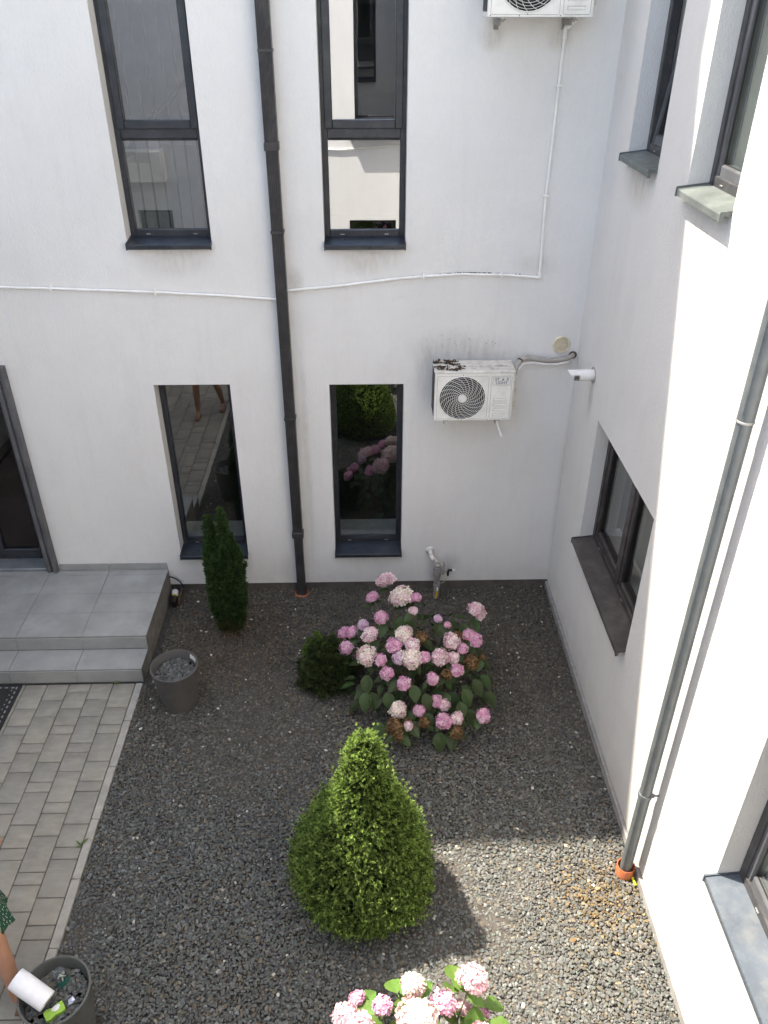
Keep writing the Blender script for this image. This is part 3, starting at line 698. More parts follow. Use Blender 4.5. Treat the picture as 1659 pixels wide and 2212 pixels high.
# ------------------------------------------------------------------ tiled porch with two steps
po = thing('porch', 'grey tiled porch with two steps in front of the glass door', 'porch')
PX = -3.992
core = MB(); core.box((XL + .01, -1.040, -.1), (PX - .010, -.004, .288)); core.box((XL + .01, -1.320, -.1), (PX - .010, -1.038, .142)); core.build('core', 'grout', po, False)
sd = MB()
sd.prism([(-.002, -.08), (-1.052, -.08), (-1.052, .286), (-.002, .286)], lambda q: (PX - .009, q[0], q[1]), lambda q: (PX - .001, q[0], q[1]))
sd.prism([(-1.053, -.08), (-1.334, -.08), (-1.334, .140), (-1.053, .140)], lambda q: (PX - .009, q[0], q[1]), lambda q: (PX - .0012, q[0], q[1]))
sd.build('side_render', 'tile_side', po, False)
def tile(a, b): 
    m = MB(); m.box(a, b, .0015); return m.build('tile', 'tile', po)
xs = [PX + .003]; x = PX - .600
while x > XL: xs.append(x); x -= .606
xs.append(XL + .012)
g = .0016
for i in range(len(xs) - 1):
    a, b = xs[i + 1] + g, xs[i] - g
    ys = [-.012, -.1, -.402, -.704, -1.048]
    for j in range(4): tile((a, ys[j + 1] + g, .288), (b, ys[j] - g, .300))
    tile((a, -1.060, .1535), (b, -1.050, .2875))
    tile((a, -1.334, .142), (b, -1.062, .152)); tile((a, -1.346, .004), (b, -1.336, .1415))
    if b < PX + .1 and i < 2: tile((a if a > -5.105 else -5.108, -.011, .3015), (b - .006, -.002, .378))

# doormat by the steps
dm = thing('doormat', 'black rubber doormat with a pale studded border below the steps', 'doormat')
m = MB(); m.box((-5.95, -2.25, .002), (-5.085, -1.368, .012), .004); m.build('mat', 'rubber', dm)
m = MB(); m.box((-5.84, -2.14, .011), (-5.195, -1.478, .017), .003); m.build('carpet', 'mat_carpet', dm)
m = MB()
def stud(x, y, dx, dy): m.lathe([(0, .0185), (.6, .0185), (1, .0125), (1, .010)], n=8) if 0 else m.add([(x + dx * math.cos(k * math.pi / 4), y + dy * math.sin(k * math.pi / 4), .0145) for k in range(8)], [tuple(range(8))])
for k in range(15):
    yy = -1.415 - k * .058; stud(-5.125, yy, .009, .018); stud(-5.16, yy - .029, .006, .010)
for k in range(14):
    xx = -5.16 - k * .058; stud(xx, -1.41, .018, .009)
    stud(xx, -2.2, .018, .009)
m.build('stud_border', 'stud_grey', dm, False)

# ------------------------------------------------------------------ pipes on the walls
# black downpipe on the back wall, ribbed square section
dp = thing('downpipe', 'black ribbed square downpipe on the back wall between the windows', 'downpipe')
rib = []
W2, D2 = .050, .042
nrib = 6
for k in range(nrib * 4 + 1):
    u = -W2 + 2 * W2 * k / (nrib * 4); rib.append((u, -.018 - 2 * D2 + (.005 if k % 4 in (1, 2) else 0)))
rib += [(W2 + .001, -.022 - D2), (W2, -.016), (-W2, -.016), (-W2 - .001, -.022 - D2)]
def rp(mb, x, z0, z1, s=1.0):
    cyy = -.018 - D2
    mb.prism(rib, lambda q: (x + q[0] * s, cyy + (q[1] - cyy) * s, z0), lambda q: (x + q[0] * s, cyy + (q[1] - cyy) * s, z1))
PXB = -2.612
m = MB(); rp(m, PXB, 4.38, H + .02); m.build('pipe', 'downpipe_black', dp, True, 20)
m = MB(); rp(m, PXB, .76, 4.40, .94); m.build('pipe', 'downpipe_black', dp, True, 20)
m = MB(); m.box((PXB - .043, -.100, -.03), (PXB + .043, -.020, .80), .006); m.build('pipe', 'downpipe_black', dp)
for z in (4.36, .76):
    m = MB(); m.box((PXB - .057, -.110, z - .03), (PXB + .057, -.012, z + .03), .004); m.build('collar', 'downpipe_black', dp)
for z in (2.05, 3.72, 5.0):
    m = MB(); m.box((PXB - .054, -.106, z - .011), (PXB + .054, -.0, z + .011), .002); m.build('bracket', 'downpipe_black', dp)
m = MB(); m.lathe([(.060, -.06), (.066, -.06), (.072, .012), (.066, .016), (.060, .010), (.056, -.05)], (PXB, -.066, 0), 32); m.build('ground_socket', 'terracotta', dp)

# grey zinc pipe on the right wall
zp = thing('downpipe', 'grey round zinc downpipe standing off the sunny right wall', 'downpipe')
ZX, ZY = -.086, -3.358
m = MB(); m.tube([(ZX, ZY, 3.60), (ZX, ZY, H + .02)], .0425, 28); m.build('pipe', 'downpipe_zinc', zp)
m = MB(); m.tube([(ZX, ZY, .03), (ZX, ZY, 3.63)], .0405, 28); m.build('pipe', 'downpipe_zinc', zp)
m = MB(); m.lathe([(.043, 3.598), (.0455, 3.600), (.0455, 3.609), (.043, 3.612)], (ZX, ZY, 0), 28); m.build('seam_ring', 'steel', zp)
# the folded rib down the front of the pipe
for dz, r0 in ((0, .041), (1, .043)):
    m = MB(); m.tube([(ZX - r0 * .8, ZY - r0 * .62, .1 if not dz else 3.65), (ZX - r0 * .8, ZY - r0 * .62, 3.6 if not dz else H)], .003, 6); m.build('seam', 'downpipe_zinc', zp)
for z in (.86, 5.9):
    m = MB(); m.lathe([(.042, z - .016), (.047, z - .016), (.047, z + .016), (.042, z + .016)], (ZX, ZY, 0), 28)
    m.box((ZX + .040, ZY - .024, z - .014), (ZX + .058, ZY - .006, z + .014), .003); m.tube([(ZX + .05, ZY - .015, z), (.03, ZY - .015, z)], .006, 8); m.build('bracket', 'downpipe_zinc', zp)
m = MB(); m.lathe([(.055, -.08), (.057, .085), (.061, .088), (.064, .083), (.0615, -.08)], (ZX, ZY, 0), 36); m.build('ground_socket', 'terracotta', zp)

# white condensate conduits along the back wall
def conduit(name, label, pts, clips, r=.0115):
    t = thing(name, label, 'pipe')
    fine = []
    for a, b in zip(pts[:-1], pts[1:]):
        fine += [tuple(a[i] + (b[i] - a[i]) * k / 4 for i in range(3)) for k in range(4)]
    fine.append(pts[-1])
    m = MB(); m.tube(fine, r, 10); m.build('tube', 'white_plastic', t)
    for (x, z, vert) in clips:
        m = MB()
        if vert: m.box((x - .022, -.034, z - .009), (x + .022, .0, z + .009), .003)
        else: m.box((x - .009, -.036, z - .022), (x + .009, .0, z + .022), .003)
        m.build('clip', 'white_plastic', t)
    return t
cy_ = -.02
conduit('conduit', 'white plastic conduit on the back wall left of the black downpipe', [(-6.9, cy_, 3.275), (-4.975, cy_, 3.269), (-4.554, cy_, 3.255), (-3.686, cy_, 3.218), (-3.1, cy_, 3.185), (-2.640, cy_, 3.148)], [(-4.554, 3.255, 0), (-3.686, 3.218, 0), (-5.6, 3.27, 0)])
ct = conduit('conduit', 'white plastic conduit bending up from the downpipe to the top air conditioner', [(-2.60, cy_, 3.224), (-2.562, cy_, 3.227), (-2.2, cy_, 3.255), (-1.802, cy_, 3.302), (-1.6, cy_, 3.324), (-1.411, cy_, 3.339), (-1.078, cy_, 3.356), (-.685, cy_, 3.346), (-.44, cy_, 3.325)], [(-1.411, 3.340, 0), (-.75, 3.349, 0), (-.440, 3.981, 1), (-.432, 4.768, 1)])
m = MB(); m.tube([(-.425, cy_, 3.334), (-.437, cy_, 3.7), (-.441, cy_, 4.0), (-.436, cy_, 4.4), (-.432, cy_, 4.75), (-.426, cy_, 5.12)], .0115, 10); m.build('riser_tube', 'white_plastic', ct)
m = MB(); m.tube([(-.465, cy_, 3.327), (-.435, cy_, 3.322), (-.424, cy_, 3.330), (-.425, cy_, 3.362)], .0150, 10); m.build('elbow', 'white_plastic', ct)
m = MB(); m.tube([(-.426, cy_, 5.07), (-.426, cy_, 5.13), (-.426, -.045, 5.15), (-.415, -.075, 5.15), (-.40, -.085, 5.165), (-.385, -.10, 5.19), (-.38, -.12, 5.23)], .0165, 10); m.build('elbow', 'white_plastic', ct)

# ------------------------------------------------------------------ air conditioners
def circle_rect(m, cx, cz, r, x0, x1, z0, z1, y, n=64):
    v = []
    for k in range(n):
        a = 2 * math.pi * k / n; c, s = math.cos(a), math.sin(a)
        v.append((cx + r * c, y, cz + r * s))
    for k in range(n):
        a = 2 * math.pi * (k + 0) / n; c, s = math.cos(a), math.sin(a)
        t = min(((x1 - cx) / c if c > 1e-9 else (x0 - cx) / c if c < -1e-9 else 1e9), ((z1 - cz) / s if s > 1e-9 else (z0 - cz) / s if s < -1e-9 else 1e9))
        v.append((cx + t * c, y, cz + t * s))
    f = [(k, (k + 1) % n, n + (k + 1) % n, n + k) for k in range(n)]
    # fill the four corners the rays cut
    m.add(v, f)
    for (X, Zc) in ((x0, z0), (x1, z0), (x1, z1), (x0, z1)):
        ang = math.atan2(Zc - cz, X - cx) % (2 * math.pi); k = int(ang / (2 * math.pi) * n); a, b = v[n + k], v[n + (k + 1) % n]
        m.add([a, (X, y, Zc), b], [(0, 1, 2)])

def ac_unit(label, x0, x1, z0, h, yf, fan_c, fan_r, dirty=False):
    t = thing('air_conditioner', label, 'air conditioner', 'outdoor air conditioners on the back wall')
    z1 = z0 + h; yb = yf + .255; cx, cz = fan_c
    split = x0 + (x1 - x0) * .695
    m = MB()
    # shell: sides, top, bottom, back with rounded front edges
    ch = .012
    prof = [(x0, yb), (x0, yf + ch), (x0 + ch * .3, yf + ch * .3), (x0 + ch, yf), (x1 - ch, yf), (x1 - ch * .3, yf + ch * .3), (x1, yf + ch), (x1, yb)]
    n = len(prof)
    v = [(a, b, z0) for a, b in prof] + [(a, b, z1 - .02) for a, b in prof]
    f = [(k, (k + 1) % n, n + (k + 1) % n, n + k) for k in range(n) if k != 3]
    m.add(v, f); m.add([(a, b, z0) for a, b in prof], [tuple(range(n))])
    circle_rect(m, cx, cz, fan_r, x0 + ch, x1 - ch, z0, z1 - .02, yf)
    m.lathe([(fan_r, 0), (fan_r, .12)], (cx, yf, cz), 64, 'Y') if 0 else None
    ring = []
    for k in range(64):
        a = 2 * math.pi * k / 64; ring.append((cx + fan_r * math.cos(a), cz + fan_r * math.sin(a)))
    casing = m.build('casing', 'ac_white', t, True, 35)
    m = MB(); m.box((x0 - .006, yf - .006, z1 - .022), (x1 + .006, yb + .004, z1), .008)
    for k in range(3): m.box((x0 + .03, yf + .05 + k * .065, z1 - .001), (x1 - .03, yf + .085 + k * .065, z1 + .006), .004)
    m.build('lid', 'ac_dirty' if dirty else 'ac_white', t)
    # pressed outlines and screws on the front
    def outline(a, b, c, d, r, wd=.003):
        P = []
        for (ux_, uz_, s) in ((b - r, d - r, 0), (a + r, d - r, 1), (a + r, c + r, 2), (b - r, c + r, 3)):
            for k in range(5):
                an = math.pi / 2 * (s + k / 4); P.append((ux_ + r * math.cos(an), yf - .0005, uz_ + r * math.sin(an)))
        P.append(P[0]); m.tube(P, wd, 5, False)
    m = MB(); outline(split + .012, x1 - .022, z0 + .014, z1 - .045, .014, .0022); outline(x0 + .022, split - .012, z0 + .014, z1 - .045, .010, .0018); m.build('pressed_line', 'ac_groove', t)
    for k in range(4):
        zz = z0 + h * (.10 + .105 * k)
        m = MB(); m.box((split + .045, yf - .004, zz - .010), (x1 - .055, yf + .01, zz + .010), .004); lv = m.build('louvre', 'ac_white', t)
        m = MB(); m.box((split + .044, yf - .0015, zz + .0105), (x1 - .054, yf + .008, zz + .0145), .001); m.box((split + .040, yf - .0015, zz - .010), (split + .0445, yf + .008, zz + .0145), .001); m.build('louvre_gap', 'ac_groove', lv)
    # fan behind, then the wire grille
    m = MB(); m.lathe([(0, .118), (fan_r, .119)], (cx, yf, cz), 48, 'Y'); m.add([(a, yf + .004, b) for a, b in ring] + [(a, yf + .12, b) for a, b in ring], [(k, (k + 1) % 64, 64 + (k + 1) % 64, 64 + k) for k in range(64)]); m.build('fan_well', 'ac_dark', t)
    m = MB()
    for k in range(5):
        a0 = k * 2 * math.pi / 5
        P = []
        for i in range(6):
            r = fan_r * (.2 + .75 * i / 5); a = a0 + .35 * i / 5
            for j, da in enumerate((0, .5)): P.append((cx + r * math.cos(a + da), yf + .07 + .04 * j, cz + r * math.sin(a + da)))
        m.add(P, [(2 * i, 2 * i + 1, 2 * i + 3, 2 * i + 2) for i in range(5)])
    m.build('fan', 'ac_fan', t, True, 60)
    m = MB()
    rmin = .038; nr = 10
    for i in range(nr + 1):
        r = rmin + (fan_r - .004 - rmin) * i / nr; ns = 44 if r > .08 else 28
        y = yf - .012 * (1 - (r / fan_r) ** 2) - .001
        P = [(cx + r * math.cos(2 * math.pi * k / ns), y, cz + r * math.sin(2 * math.pi * k / ns)) for k in range(ns + 1)]
        m.tube(P, .0017 if i < nr else .005, 4, False)
    for k in range(20):
        P = []
        for i in range(11):
            q = i / 10; r = rmin + (fan_r - .004 - rmin) * q; a = 2 * math.pi * k / 20 + .95 * q
            P.append((cx + r * math.cos(a), yf - .012 * (1 - (r / fan_r) ** 2) - .003, cz + r * math.sin(a)))
        m.tube(P, .0019, 4, False)
    m.build('grille', 'ac_white', t, True, 60)
    m = MB(); m.lathe([(0, -.020), (.030, -.018), (.036, -.010), (.036, .004)], (cx, yf, cz), 28, 'Y'); m.build('hub_cap', 'ac_white', t)
    for (sx, sz_) in ((x0 + .02, z0 + .008), (cx, cz + fan_r + .008), (cx, cz - fan_r - .008), (split - .002, z0 + .008), (x0 + .22, z0 + .008)):
        m = MB(); m.lathe([(0, -.004), (.004, -.003), (.005, .001)], (sx, yf, sz_), 10, 'Y'); m.build('screw', 'galvanised', t)
    # valve cover on the right side
    m = MB(); m.box((x1 - .002, yf + .10, z0 + .07), (x1 + .045, yb - .02, z0 + h * .55), .010); m.box((x1 - .002, yf + .02, z0 + h * .62), (x1 + .022, yf + .13, z0 + h * .88), .008); m.build('valve_cover', 'ac_dirty', t)
    m = MB(); m.box((x0 - .004, yf + .03, z0 + .03), (x0 + .002, yb - .02, z1 - .04), .002); m.build('coil', 'ac_dark', t)
    # wall brackets under the unit
    for bx in (x0 + .115, x1 - .115):
        m = MB(); m.box((bx - .020, yf + .035, z0 - .022), (bx + .020, -.001, z0 - .016), 0); m.box((bx - .020, yf + .035, z0 - .052), (bx - .016, -.001, z0 - .0225), 0)
        m.box((bx - .018, -.008, z0 - .36), (bx + .018, .0, z0 - .0525), .002) if 0 else m.box((bx - .018, -.010, z0 - .085), (bx + .018, .0, z0 - .0525), .002)
        br = m.build('bracket', 'galvanised', t, False)
        m = MB(); m.box((bx - .014, yf + .05, z0 - .016), (bx + .014, yf + .085, z0 + .002), .003); m.lathe([(.011, z0 - .033), (.011, z0 - .0225)], (bx, yf + .067, 0), 6); m.build('foot_bolt', 'steel', br)
    return t, split
a1, sp1 = ac_unit('dirty white air conditioner with a lettered badge, beside the ground-floor window', -1.312, -.622, 2.158, .462, -.362, (-1.068, 2.370), .207, True)
a2, sp2 = ac_unit('clean white air conditioner cut by the top edge, above the conduit', -1.048, -.320, 5.214, .50, -.362, (-.772, 5.460), .222)

# badge: STAR LIGHT in two lines with a star for the A, inside a rounded outline
def text_mesh(s, size, x, z, y, extr=.0006):
    cu = bpy.data.curves.new('txt', 'FONT'); cu.body = s; cu.size = size; cu.extrude = extr; cu.align_x = 'CENTER'; cu.offset = size * .03; cu.space_character = 1.0
    o = bpy.data.objects.new('txt', cu); C.objects.link(o)
    dg = bpy.context.evaluated_depsgraph_get(); me = bpy.data.meshes.new_from_object(o.evaluated_get(dg))
    me.transform(Matrix.Translation((x, y, z)) @ Matrix.Rotation(R(90), 4, 'X'))
    bpy.data.objects.remove(o); bpy.data.curves.remove(cu)
    return me
bx0, bx1, bz0, bz1 = sp1 + .024, -.622 - .034, 2.490, 2.565
bm = bmesh.new()
yq = -.3645
for s, x, z in (('ST', bx0 + .036, bz0 + .0425), ('R', bx1 - .026, bz0 + .0425), ('LIGHT', (bx0 + bx1) / 2, bz0 + .011)):
    me = text_mesh(s, .037, x, z, yq); bm.from_mesh(me)
cxs, czs = bx0 + .086, bz0 + .054
pts = [bm.verts.new((cxs + (.017 if k % 2 == 0 else .0075) * math.sin(k * math.pi / 5), yq - .0006, czs + (.017 if k % 2 == 0 else .0075) * math.cos(k * math.pi / 5))) for k in range(10)]
bm.faces.new(pts)
me = bpy.data.meshes.new('badge'); bm.to_mesh(me); bm.free(); badge = link('badge', me, 'logo_grey', a1)
m = MB()
P = []
r = .012
for (ux_, uz_, s) in ((bx1 - r, bz1 - r, 0), (bx0 + r, bz1 - r, 1), (bx0 + r, bz0 + r, 2), (bx1 - r, bz0 + r, 3)):
    for k in range(6):
        an = math.pi / 2 * (s + k / 5); P.append((ux_ + r * math.cos(an), -.3622, uz_ + r * math.sin(an)))
P.append(P[0]); m.tube(P, .0016, 5, False); m.build('badge_outline', 'logo_grey', badge)

# drip stub under the badge unit
m = MB(); m.tube([(-.735, -.26, 2.14), (-.732, -.27, 2.10), (-.715, -.31, 2.045), (-.690, -.35, 1.985)], .011, 10); m.build('drip_stub', 'white_plastic', a1)
# insulated pipe from the unit into the wall
ip = thing('insulated_pipe', 'beige wrapped pipe running from the badged air conditioner to a wall hole', 'pipe')
m = MB(); m.tube([(-.60, -.20, 2.50), (-.57, -.12, 2.57), (-.53, -.075, 2.605), (-.46, -.05, 2.615), (-.36, -.048, 2.60), (-.27, -.048, 2.585), (-.18, -.048, 2.59), (-.10, -.045, 2.605), (-.055, -.02, 2.618), (-.045, .02, 2.622)], .0235, 12); m.build('insulation', 'beige_foam', ip)
m = MB(); m.tube([(-.60, -.22, 2.47), (-.56, -.14, 2.535), (-.50, -.08, 2.572), (-.40, -.06, 2.572), (-.30, -.06, 2.560), (-.2, -.065, 2.560), (-.10, -.06, 2.578), (-.05, -.02, 2.60)], .008, 8); m.build('cable', 'white_plastic', ip)
m = MB(); m.lathe([(.024, -.052), (.0255, -.05), (.0255, -.044), (.024, -.042)], (-.528, 0, 2.605), 12, 'X') if 0 else m.tube([(-.536, -.082, 2.600), (-.530, -.074, 2.607)], .0262, 12); m.build('tie', 'cable_black', ip)
m = MB(); m.lathe([(0, -.004), (.030, -.006), (.038, .002)], (-.047, -.002, 2.618), 18, 'Y'); m.build('wall_hole', 'brown_gap', ip)

# round vent
vt = thing('vent_grille', 'cream round slatted vent near the corner above the pipe', 'vent')
m = MB(); m.lathe([(.060, -.004), (.064, -.016), (.074, -.016), (.080, -.008), (.081, .001), (.060, .001)], (-.162, 0, 2.720), 40, 'Y'); m.build('ring', 'cream_plastic', vt)
m = MB(); m.lathe([(0, -.002), (.062, -.0025)], (-.162, 0, 2.720), 32, 'Y'); m.build('backing', 'vent_dark', vt)
for k in range(7):
    zz = -.051 + k * .017; hw = math.sqrt(max(.0615 ** 2 - zz ** 2, 0))
    m = MB(); m.box((-.162 - hw, -.013, 2.720 + zz - .0042), (-.162 + hw, -.006, 2.720 + zz + .0042), .001); m.build('slat', 'cream_plastic', vt)

# boiler flue on the right wall
fl = thing('boiler_flue', 'white boiler flue pipe sticking out of the right wall', 'flue pipe')
FY, FZ = -.560, 2.662
m = MB(); m.lathe([(.04, -.002), (.066, -.010), (.072, -.006), (.073, .002)], (0, FY, FZ), 32, 'X'); m.build('flange', 'beige_foam', fl)
m = MB(); m.lathe([(.047, .0), (.047, -.060), (.049, -.062), (.049, -.072), (.047, -.074), (.047, -.118), (.043, -.120)], (0, FY, FZ), 32, 'X'); m.build('pipe', 'white_plastic', fl)
m = MB()
pf = []
nk = 28
for ring_x, cut in ((-.118, 0), (-.165, 0), (-.225, 1)):
    for k in range(nk):
        a = 2 * math.pi * k / nk; yy, zz = .040 * math.cos(a), .040 * math.sin(a)
        x_ = ring_x + (0 if not cut else (.040 - zz) * .75); pf.append((x_, FY + yy, FZ + .006 + zz))
m.add(pf, [(i * nk + k, i * nk + (k + 1) % nk, (i + 1) * nk + (k + 1) % nk, (i + 1) * nk + k) for i in range(2) for k in range(nk)]); m.build('nozzle', 'white_plastic', fl, True, 50)
for k in range(4):
    m = MB(); m.box((-.130 - .0, FY - .047, FZ - .030 + k * .012), (-.172, FY - .036, FZ - .024 + k * .012), .001); m.build('intake_slot', 'vent_dark', fl)

# gas inlet
gs = thing('gas_inlet', 'flaking white gas pipe with grey regulator and yellow lever at the wall base', 'gas pipe')
m = MB(); m.lathe([(.020, -.012), (.040, -.016), (.048, -.006), (.049, .002)], (-1.262, 0, .490), 28, 'Y'); m.build('flange', 'rusty_white', gs)
m = MB(); m.tube([(-1.262, .01, .490), (-1.262, -.05, .488), (-1.258, -.085, .478), (-1.245, -.105, .462), (-1.225, -.118, .448), (-1.205, -.125, .440), (-1.193, -.13, .425), (-1.190, -.133, .395)], .0235, 14); m.build('bend', 'rusty_white', gs)
m = MB(); m.lathe([(.027, .40), (.032, .398), (.032, .380), (.026, .378)], (-1.190, -.133, 0), 8); m.build('nut', 'galvanised', gs)
m = MB(); m.lathe([(.024, .378), (.036, .372), (.040, .345), (.042, .300), (.040, .262), (.030, .235), (.028, .20), (.031, .198), (.031, .165), (.026, .163)], (-1.192, -.133, 0), 20); m.build('regulator', 'galvanised', gs)
m = MB(); m.tube([(-1.16, -.133, .335), (-1.09, -.14, .330)], .016, 10); m.box((-1.145, -.158, .285), (-1.120, -.118, .372), .005); m.tube([(-1.125, -.12, .37), (-1.12, -.12, .395), (-1.13, -.10, .41)], .010, 8); m.build('valve', 'galvanised', gs)
m = MB(); m.tube([(-1.09, -.14, .334), (-1.04, -.143, .336)], .013, 10); m.tube([(-1.082, -.14, .332), (-1.082, -.148, .27)], [.017, .010], 10); m.build('tap', 'ac_dark', gs)
m = MB(); m.tube([(-1.035, -.143, .336), (-1.015, -.143, .337)], .0115, 10); m.build('tap_cap', 'white_plastic', gs)
m = MB(); m.tube([(-1.19, -.16, .2), (-1.16, -.17, .19), (-1.12, -.165, .20), (-1.09, -.15, .25)], .0022, 6); m.build('seal_wire', 'steel', gs)
m = MB(); m.lathe([(.026, .165), (.034, .16), (.036, .13), (.030, .125), (.032, -.05)], (-1.193, -.136, 0), 18); m.build('riser', 'galvanised', gs)
m = MB(); m.box((-1.196, -.185, .095), (-1.180, -.165, .135), .003); m.build('lever_neck', 'white_plastic', gs)
m = MB(); m.tube([(-1.187, -.178, .100), (-1.196, -.195, .045), (-1.205, -.20, .02)], [.011, .010, .008], 8); m.build('lever', 'lever_yellow', gs)

# ------------------------------------------------------------------ planters
def planter(label, x, y, mat, Rt=.206, Rb=.150, h=.43, fill=.355, sticker=False, seed=1):
    t = thing('planter', label, 'planter', 'tapered planters filled with gravel')
    m = MB(); m.lathe([(Rb - .012, .012), (Rb - .01, -.02), (Rb, -.018), (Rb + (Rt - Rb) * .5 + .003, h * .5), (Rt - .004, h - .012), (Rt, h - .003), (Rt - .003, h), (Rt - .012, h), (Rt - .015, h - .006), (Rt - .022, h - .08), (Rt - .035, fill - .04)], (x, y, 0), 64); m.build('shell', mat, t, True, 50)
    d = MB(); d.lathe([(0, fill - .02), (Rt - .026, fill - .02)], (x, y, 0), 40); d.build('soil_fill', 'soil', t)
    n = 620; a = rng.uniform(0, 2 * np.pi, n); r_ = np.sqrt(rng.random(n)) * (Rt - .036)
    V, F, col = stones(np.stack([x + r_ * np.cos(a), y + r_ * np.sin(a), fill - .012 + rng.normal(0, .006, n)], 1), rng.lognormal(math.log(.0125), .22, n), np.zeros(n))
    g_ = link('gravel_fill', np_mesh('gravel_fill', V, F, col, 'stone'), None, t); g_['kind'] = 'stuff'
    if sticker:
        m = MB(); ps = []
        for k in range(7):
            an = R(25 + k * 5); ps += [(x + (Rt - .0165) * math.cos(an), y + (Rt - .0165) * math.sin(an), h - .012), (x + (Rt - .024) * math.cos(an), y + (Rt - .024) * math.sin(an), h - .055)]
        m.add(ps, [(2 * k, 2 * k + 1, 2 * k + 3, 2 * k + 2) for k in range(6)]); m.build('sticker', 'label_white', t, False)
    return t
planter('grey tapered planter full of gravel beside the porch steps', -3.606, -1.592, 'pot_grey', sticker=True)
planter('grey tapered planter holding a paper roll and a sponge in the lower left corner', -3.772, -4.310, 'pot_green')

# things left on the second planter
ro = thing('paper_roll', 'white paper towel roll leaning on the rim of the corner planter', 'paper roll')
A = Vector((-3.985, -4.285, .522)); B = Vector((-3.792, -4.372, .428)); ax = (B - A).normalized()
up = Vector((0, 0, 1)); s1 = ax.cross(up).normalized(); s2 = s1.cross(ax)
def roll(prof, n=44):
    m = MB(); v = []
    for (r, t) in prof:
        for k in range(n):
            a = 2 * math.pi * k / n; v.append(A + (B - A) * t + s1 * (r * math.cos(a)) + s2 * (r * math.sin(a)))
    m.add(v, [(i * n + k, i * n + (k + 1) % n, (i + 1) * n + (k + 1) % n, (i + 1) * n + k) for i in range(len(prof) - 1) for k in range(n)]); return m
roll([(.023, .01), (.024, 0), (.058, 0), (.0605, .012), (.062, .3), (.061, .7), (.0605, .985), (.058, 1.0), (.024, 1.0), (.023, .99)]).build('paper', 'paper_white', ro, True, 45)
roll([(.0232, -.004), (.0218, -.004), (.0218, 1.003), (.0232, 1.003), (.0232, -.004)], 24).build('core', 'cardboard', ro, True, 45)
jr = thing('glass_jar', 'clear glass jar with green label and cigarette ends in the corner planter', 'jar')
JX, JY = -3.770, -4.218
m = MB(); m.lathe([(0, .345), (.036, .345), (.040, .352), (.041, .425), (.034, .440), (.034, .452), (.0325, .452)], (JX, JY, 0), 36); m.build('glass', 'jar_glass', jr, True, 50)
m = MB(); ps = []
for k in range(15):
    an = R(-100 + k * 11); ps += [(JX + .0416 * math.cos(an), JY + .0416 * math.sin(an), .362), (JX + .0416 * math.cos(an), JY + .0416 * math.sin(an), .412)]
m.add(ps, [(2 * k, 2 * k + 1, 2 * k + 3, 2 * k + 2) for k in range(14)]); m.build('label', 'label_green', jr)
for k, (dx, dy, z, ax_, tl, lab) in enumerate(((-.012, .004, .395, .4, 60, 'cigarette end standing upright inside the glass jar'), (.010, -.008, .372, 2.0, 20, 'cigarette end lying flat at the bottom of the glass jar'), (.006, .014, .384, 3.6, 35, 'cigarette end leaning on the wall of the glass jar'))):
    d = Vector((math.cos(ax_) * math.cos(R(tl)), math.sin(ax_) * math.cos(R(tl)), math.sin(R(tl)))) * .019; c = Vector((JX + dx, JY + dy, z))
    m = MB(); m.tube([c - d, c + d], .004, 8); tag(m.build('cigarette_end', 'butt_paper'), lab, 'cigarette end', 'cigarette ends in the jar')
sp = thing('sponge', 'green kitchen sponge with white foam in the corner planter', 'sponge')
m = MB()
poly = [(-.055, -.028), (-.03, -.032), (0, -.024), (.03, -.032), (.055, -.028), (.057, 0), (.055, .030), (.03, .033), (0, .024), (-.03, .033), (-.055, .030), (-.057, 0)]
rz = R(38)
def spt(q, z): return (-3.752 + q[0] * math.cos(rz) - q[1] * math.sin(rz), -4.402 + q[0] * math.sin(rz) + q[1] * math.cos(rz), z)
m.prism(poly, lambda q: spt(q, .352), lambda q: spt(q, .383)); m.build('body', 'sponge_green', sp, True, 40)
m = MB(); v = [spt((.012 + .024 * math.cos(a) * (1 + .2 * math.sin(3 * a)), .010 + .017 * math.sin(a)), .3845) for a in [k * math.pi / 8 for k in range(16)]]; v.append(spt((.012, .01), .392)); m.add(v, [(k, (k + 1) % 16, 16) for k in range(16)]); m.build('foam', 'foam_white', sp)
# crumpled wrapper
m = MB(); vv = ICO * .022 * (1 + rng.uniform(-.45, .5, (12, 1))); m.add([(-3.672 + a, -4.338 + b * 1.2, .367 + c * .5) for a, b, c in vv], [tuple(f) for f in ICOF])
tag(m.build('wrapper', 'foil', None, False), 'crumpled silver blue wrapper beside the sponge in the planter', 'wrapper')

# brown tube, cable and small litter
tbn = thing('tube', 'dark brown tube with white and yellow sticker lying beside the porch', 'tube')
m = MB(); m.tube([(-3.945, -.035, .052), (-3.925, -.265, .046)], .036, 24); m.build('body', 'tube_brown', tbn)
m = MB(); m.tube([(-3.9405, -.075, .0515), (-3.9335, -.150, .0495)], .0366, 24, False); m.build('label', 'label_white', tbn)
m = MB(); m.tube([(-3.9334, -.1505, .0495), (-3.931, -.172, .0488)], .0365, 24, False); m.build('label', 'label_yellow', tbn)
m = MB(); m.lathe([(.0, -.001), (.026, -.001), (.028, .002)], (-3.925, -.2665, .046), 20, 'Y'); m.build('mouth', 'ac_dark', tbn)
m = MB(); m.box((-3.878, -.25, -.005), (-3.862, -.03, .075), .003); tag(m.build('board', 'bark'), 'narrow dark board propped beside the brown tube', 'board')
m = MB(); m.tube([(-4.0, -.018, .205), (-3.965, -.03, .212), (-3.92, -.035, .19), (-3.885, -.03, .15), (-3.868, -.025, .105), (-3.862, -.03, .06)], .0065, 8); tag(m.build('cable', 'cable_black'), 'short black cable looping out of the porch side', 'cable')
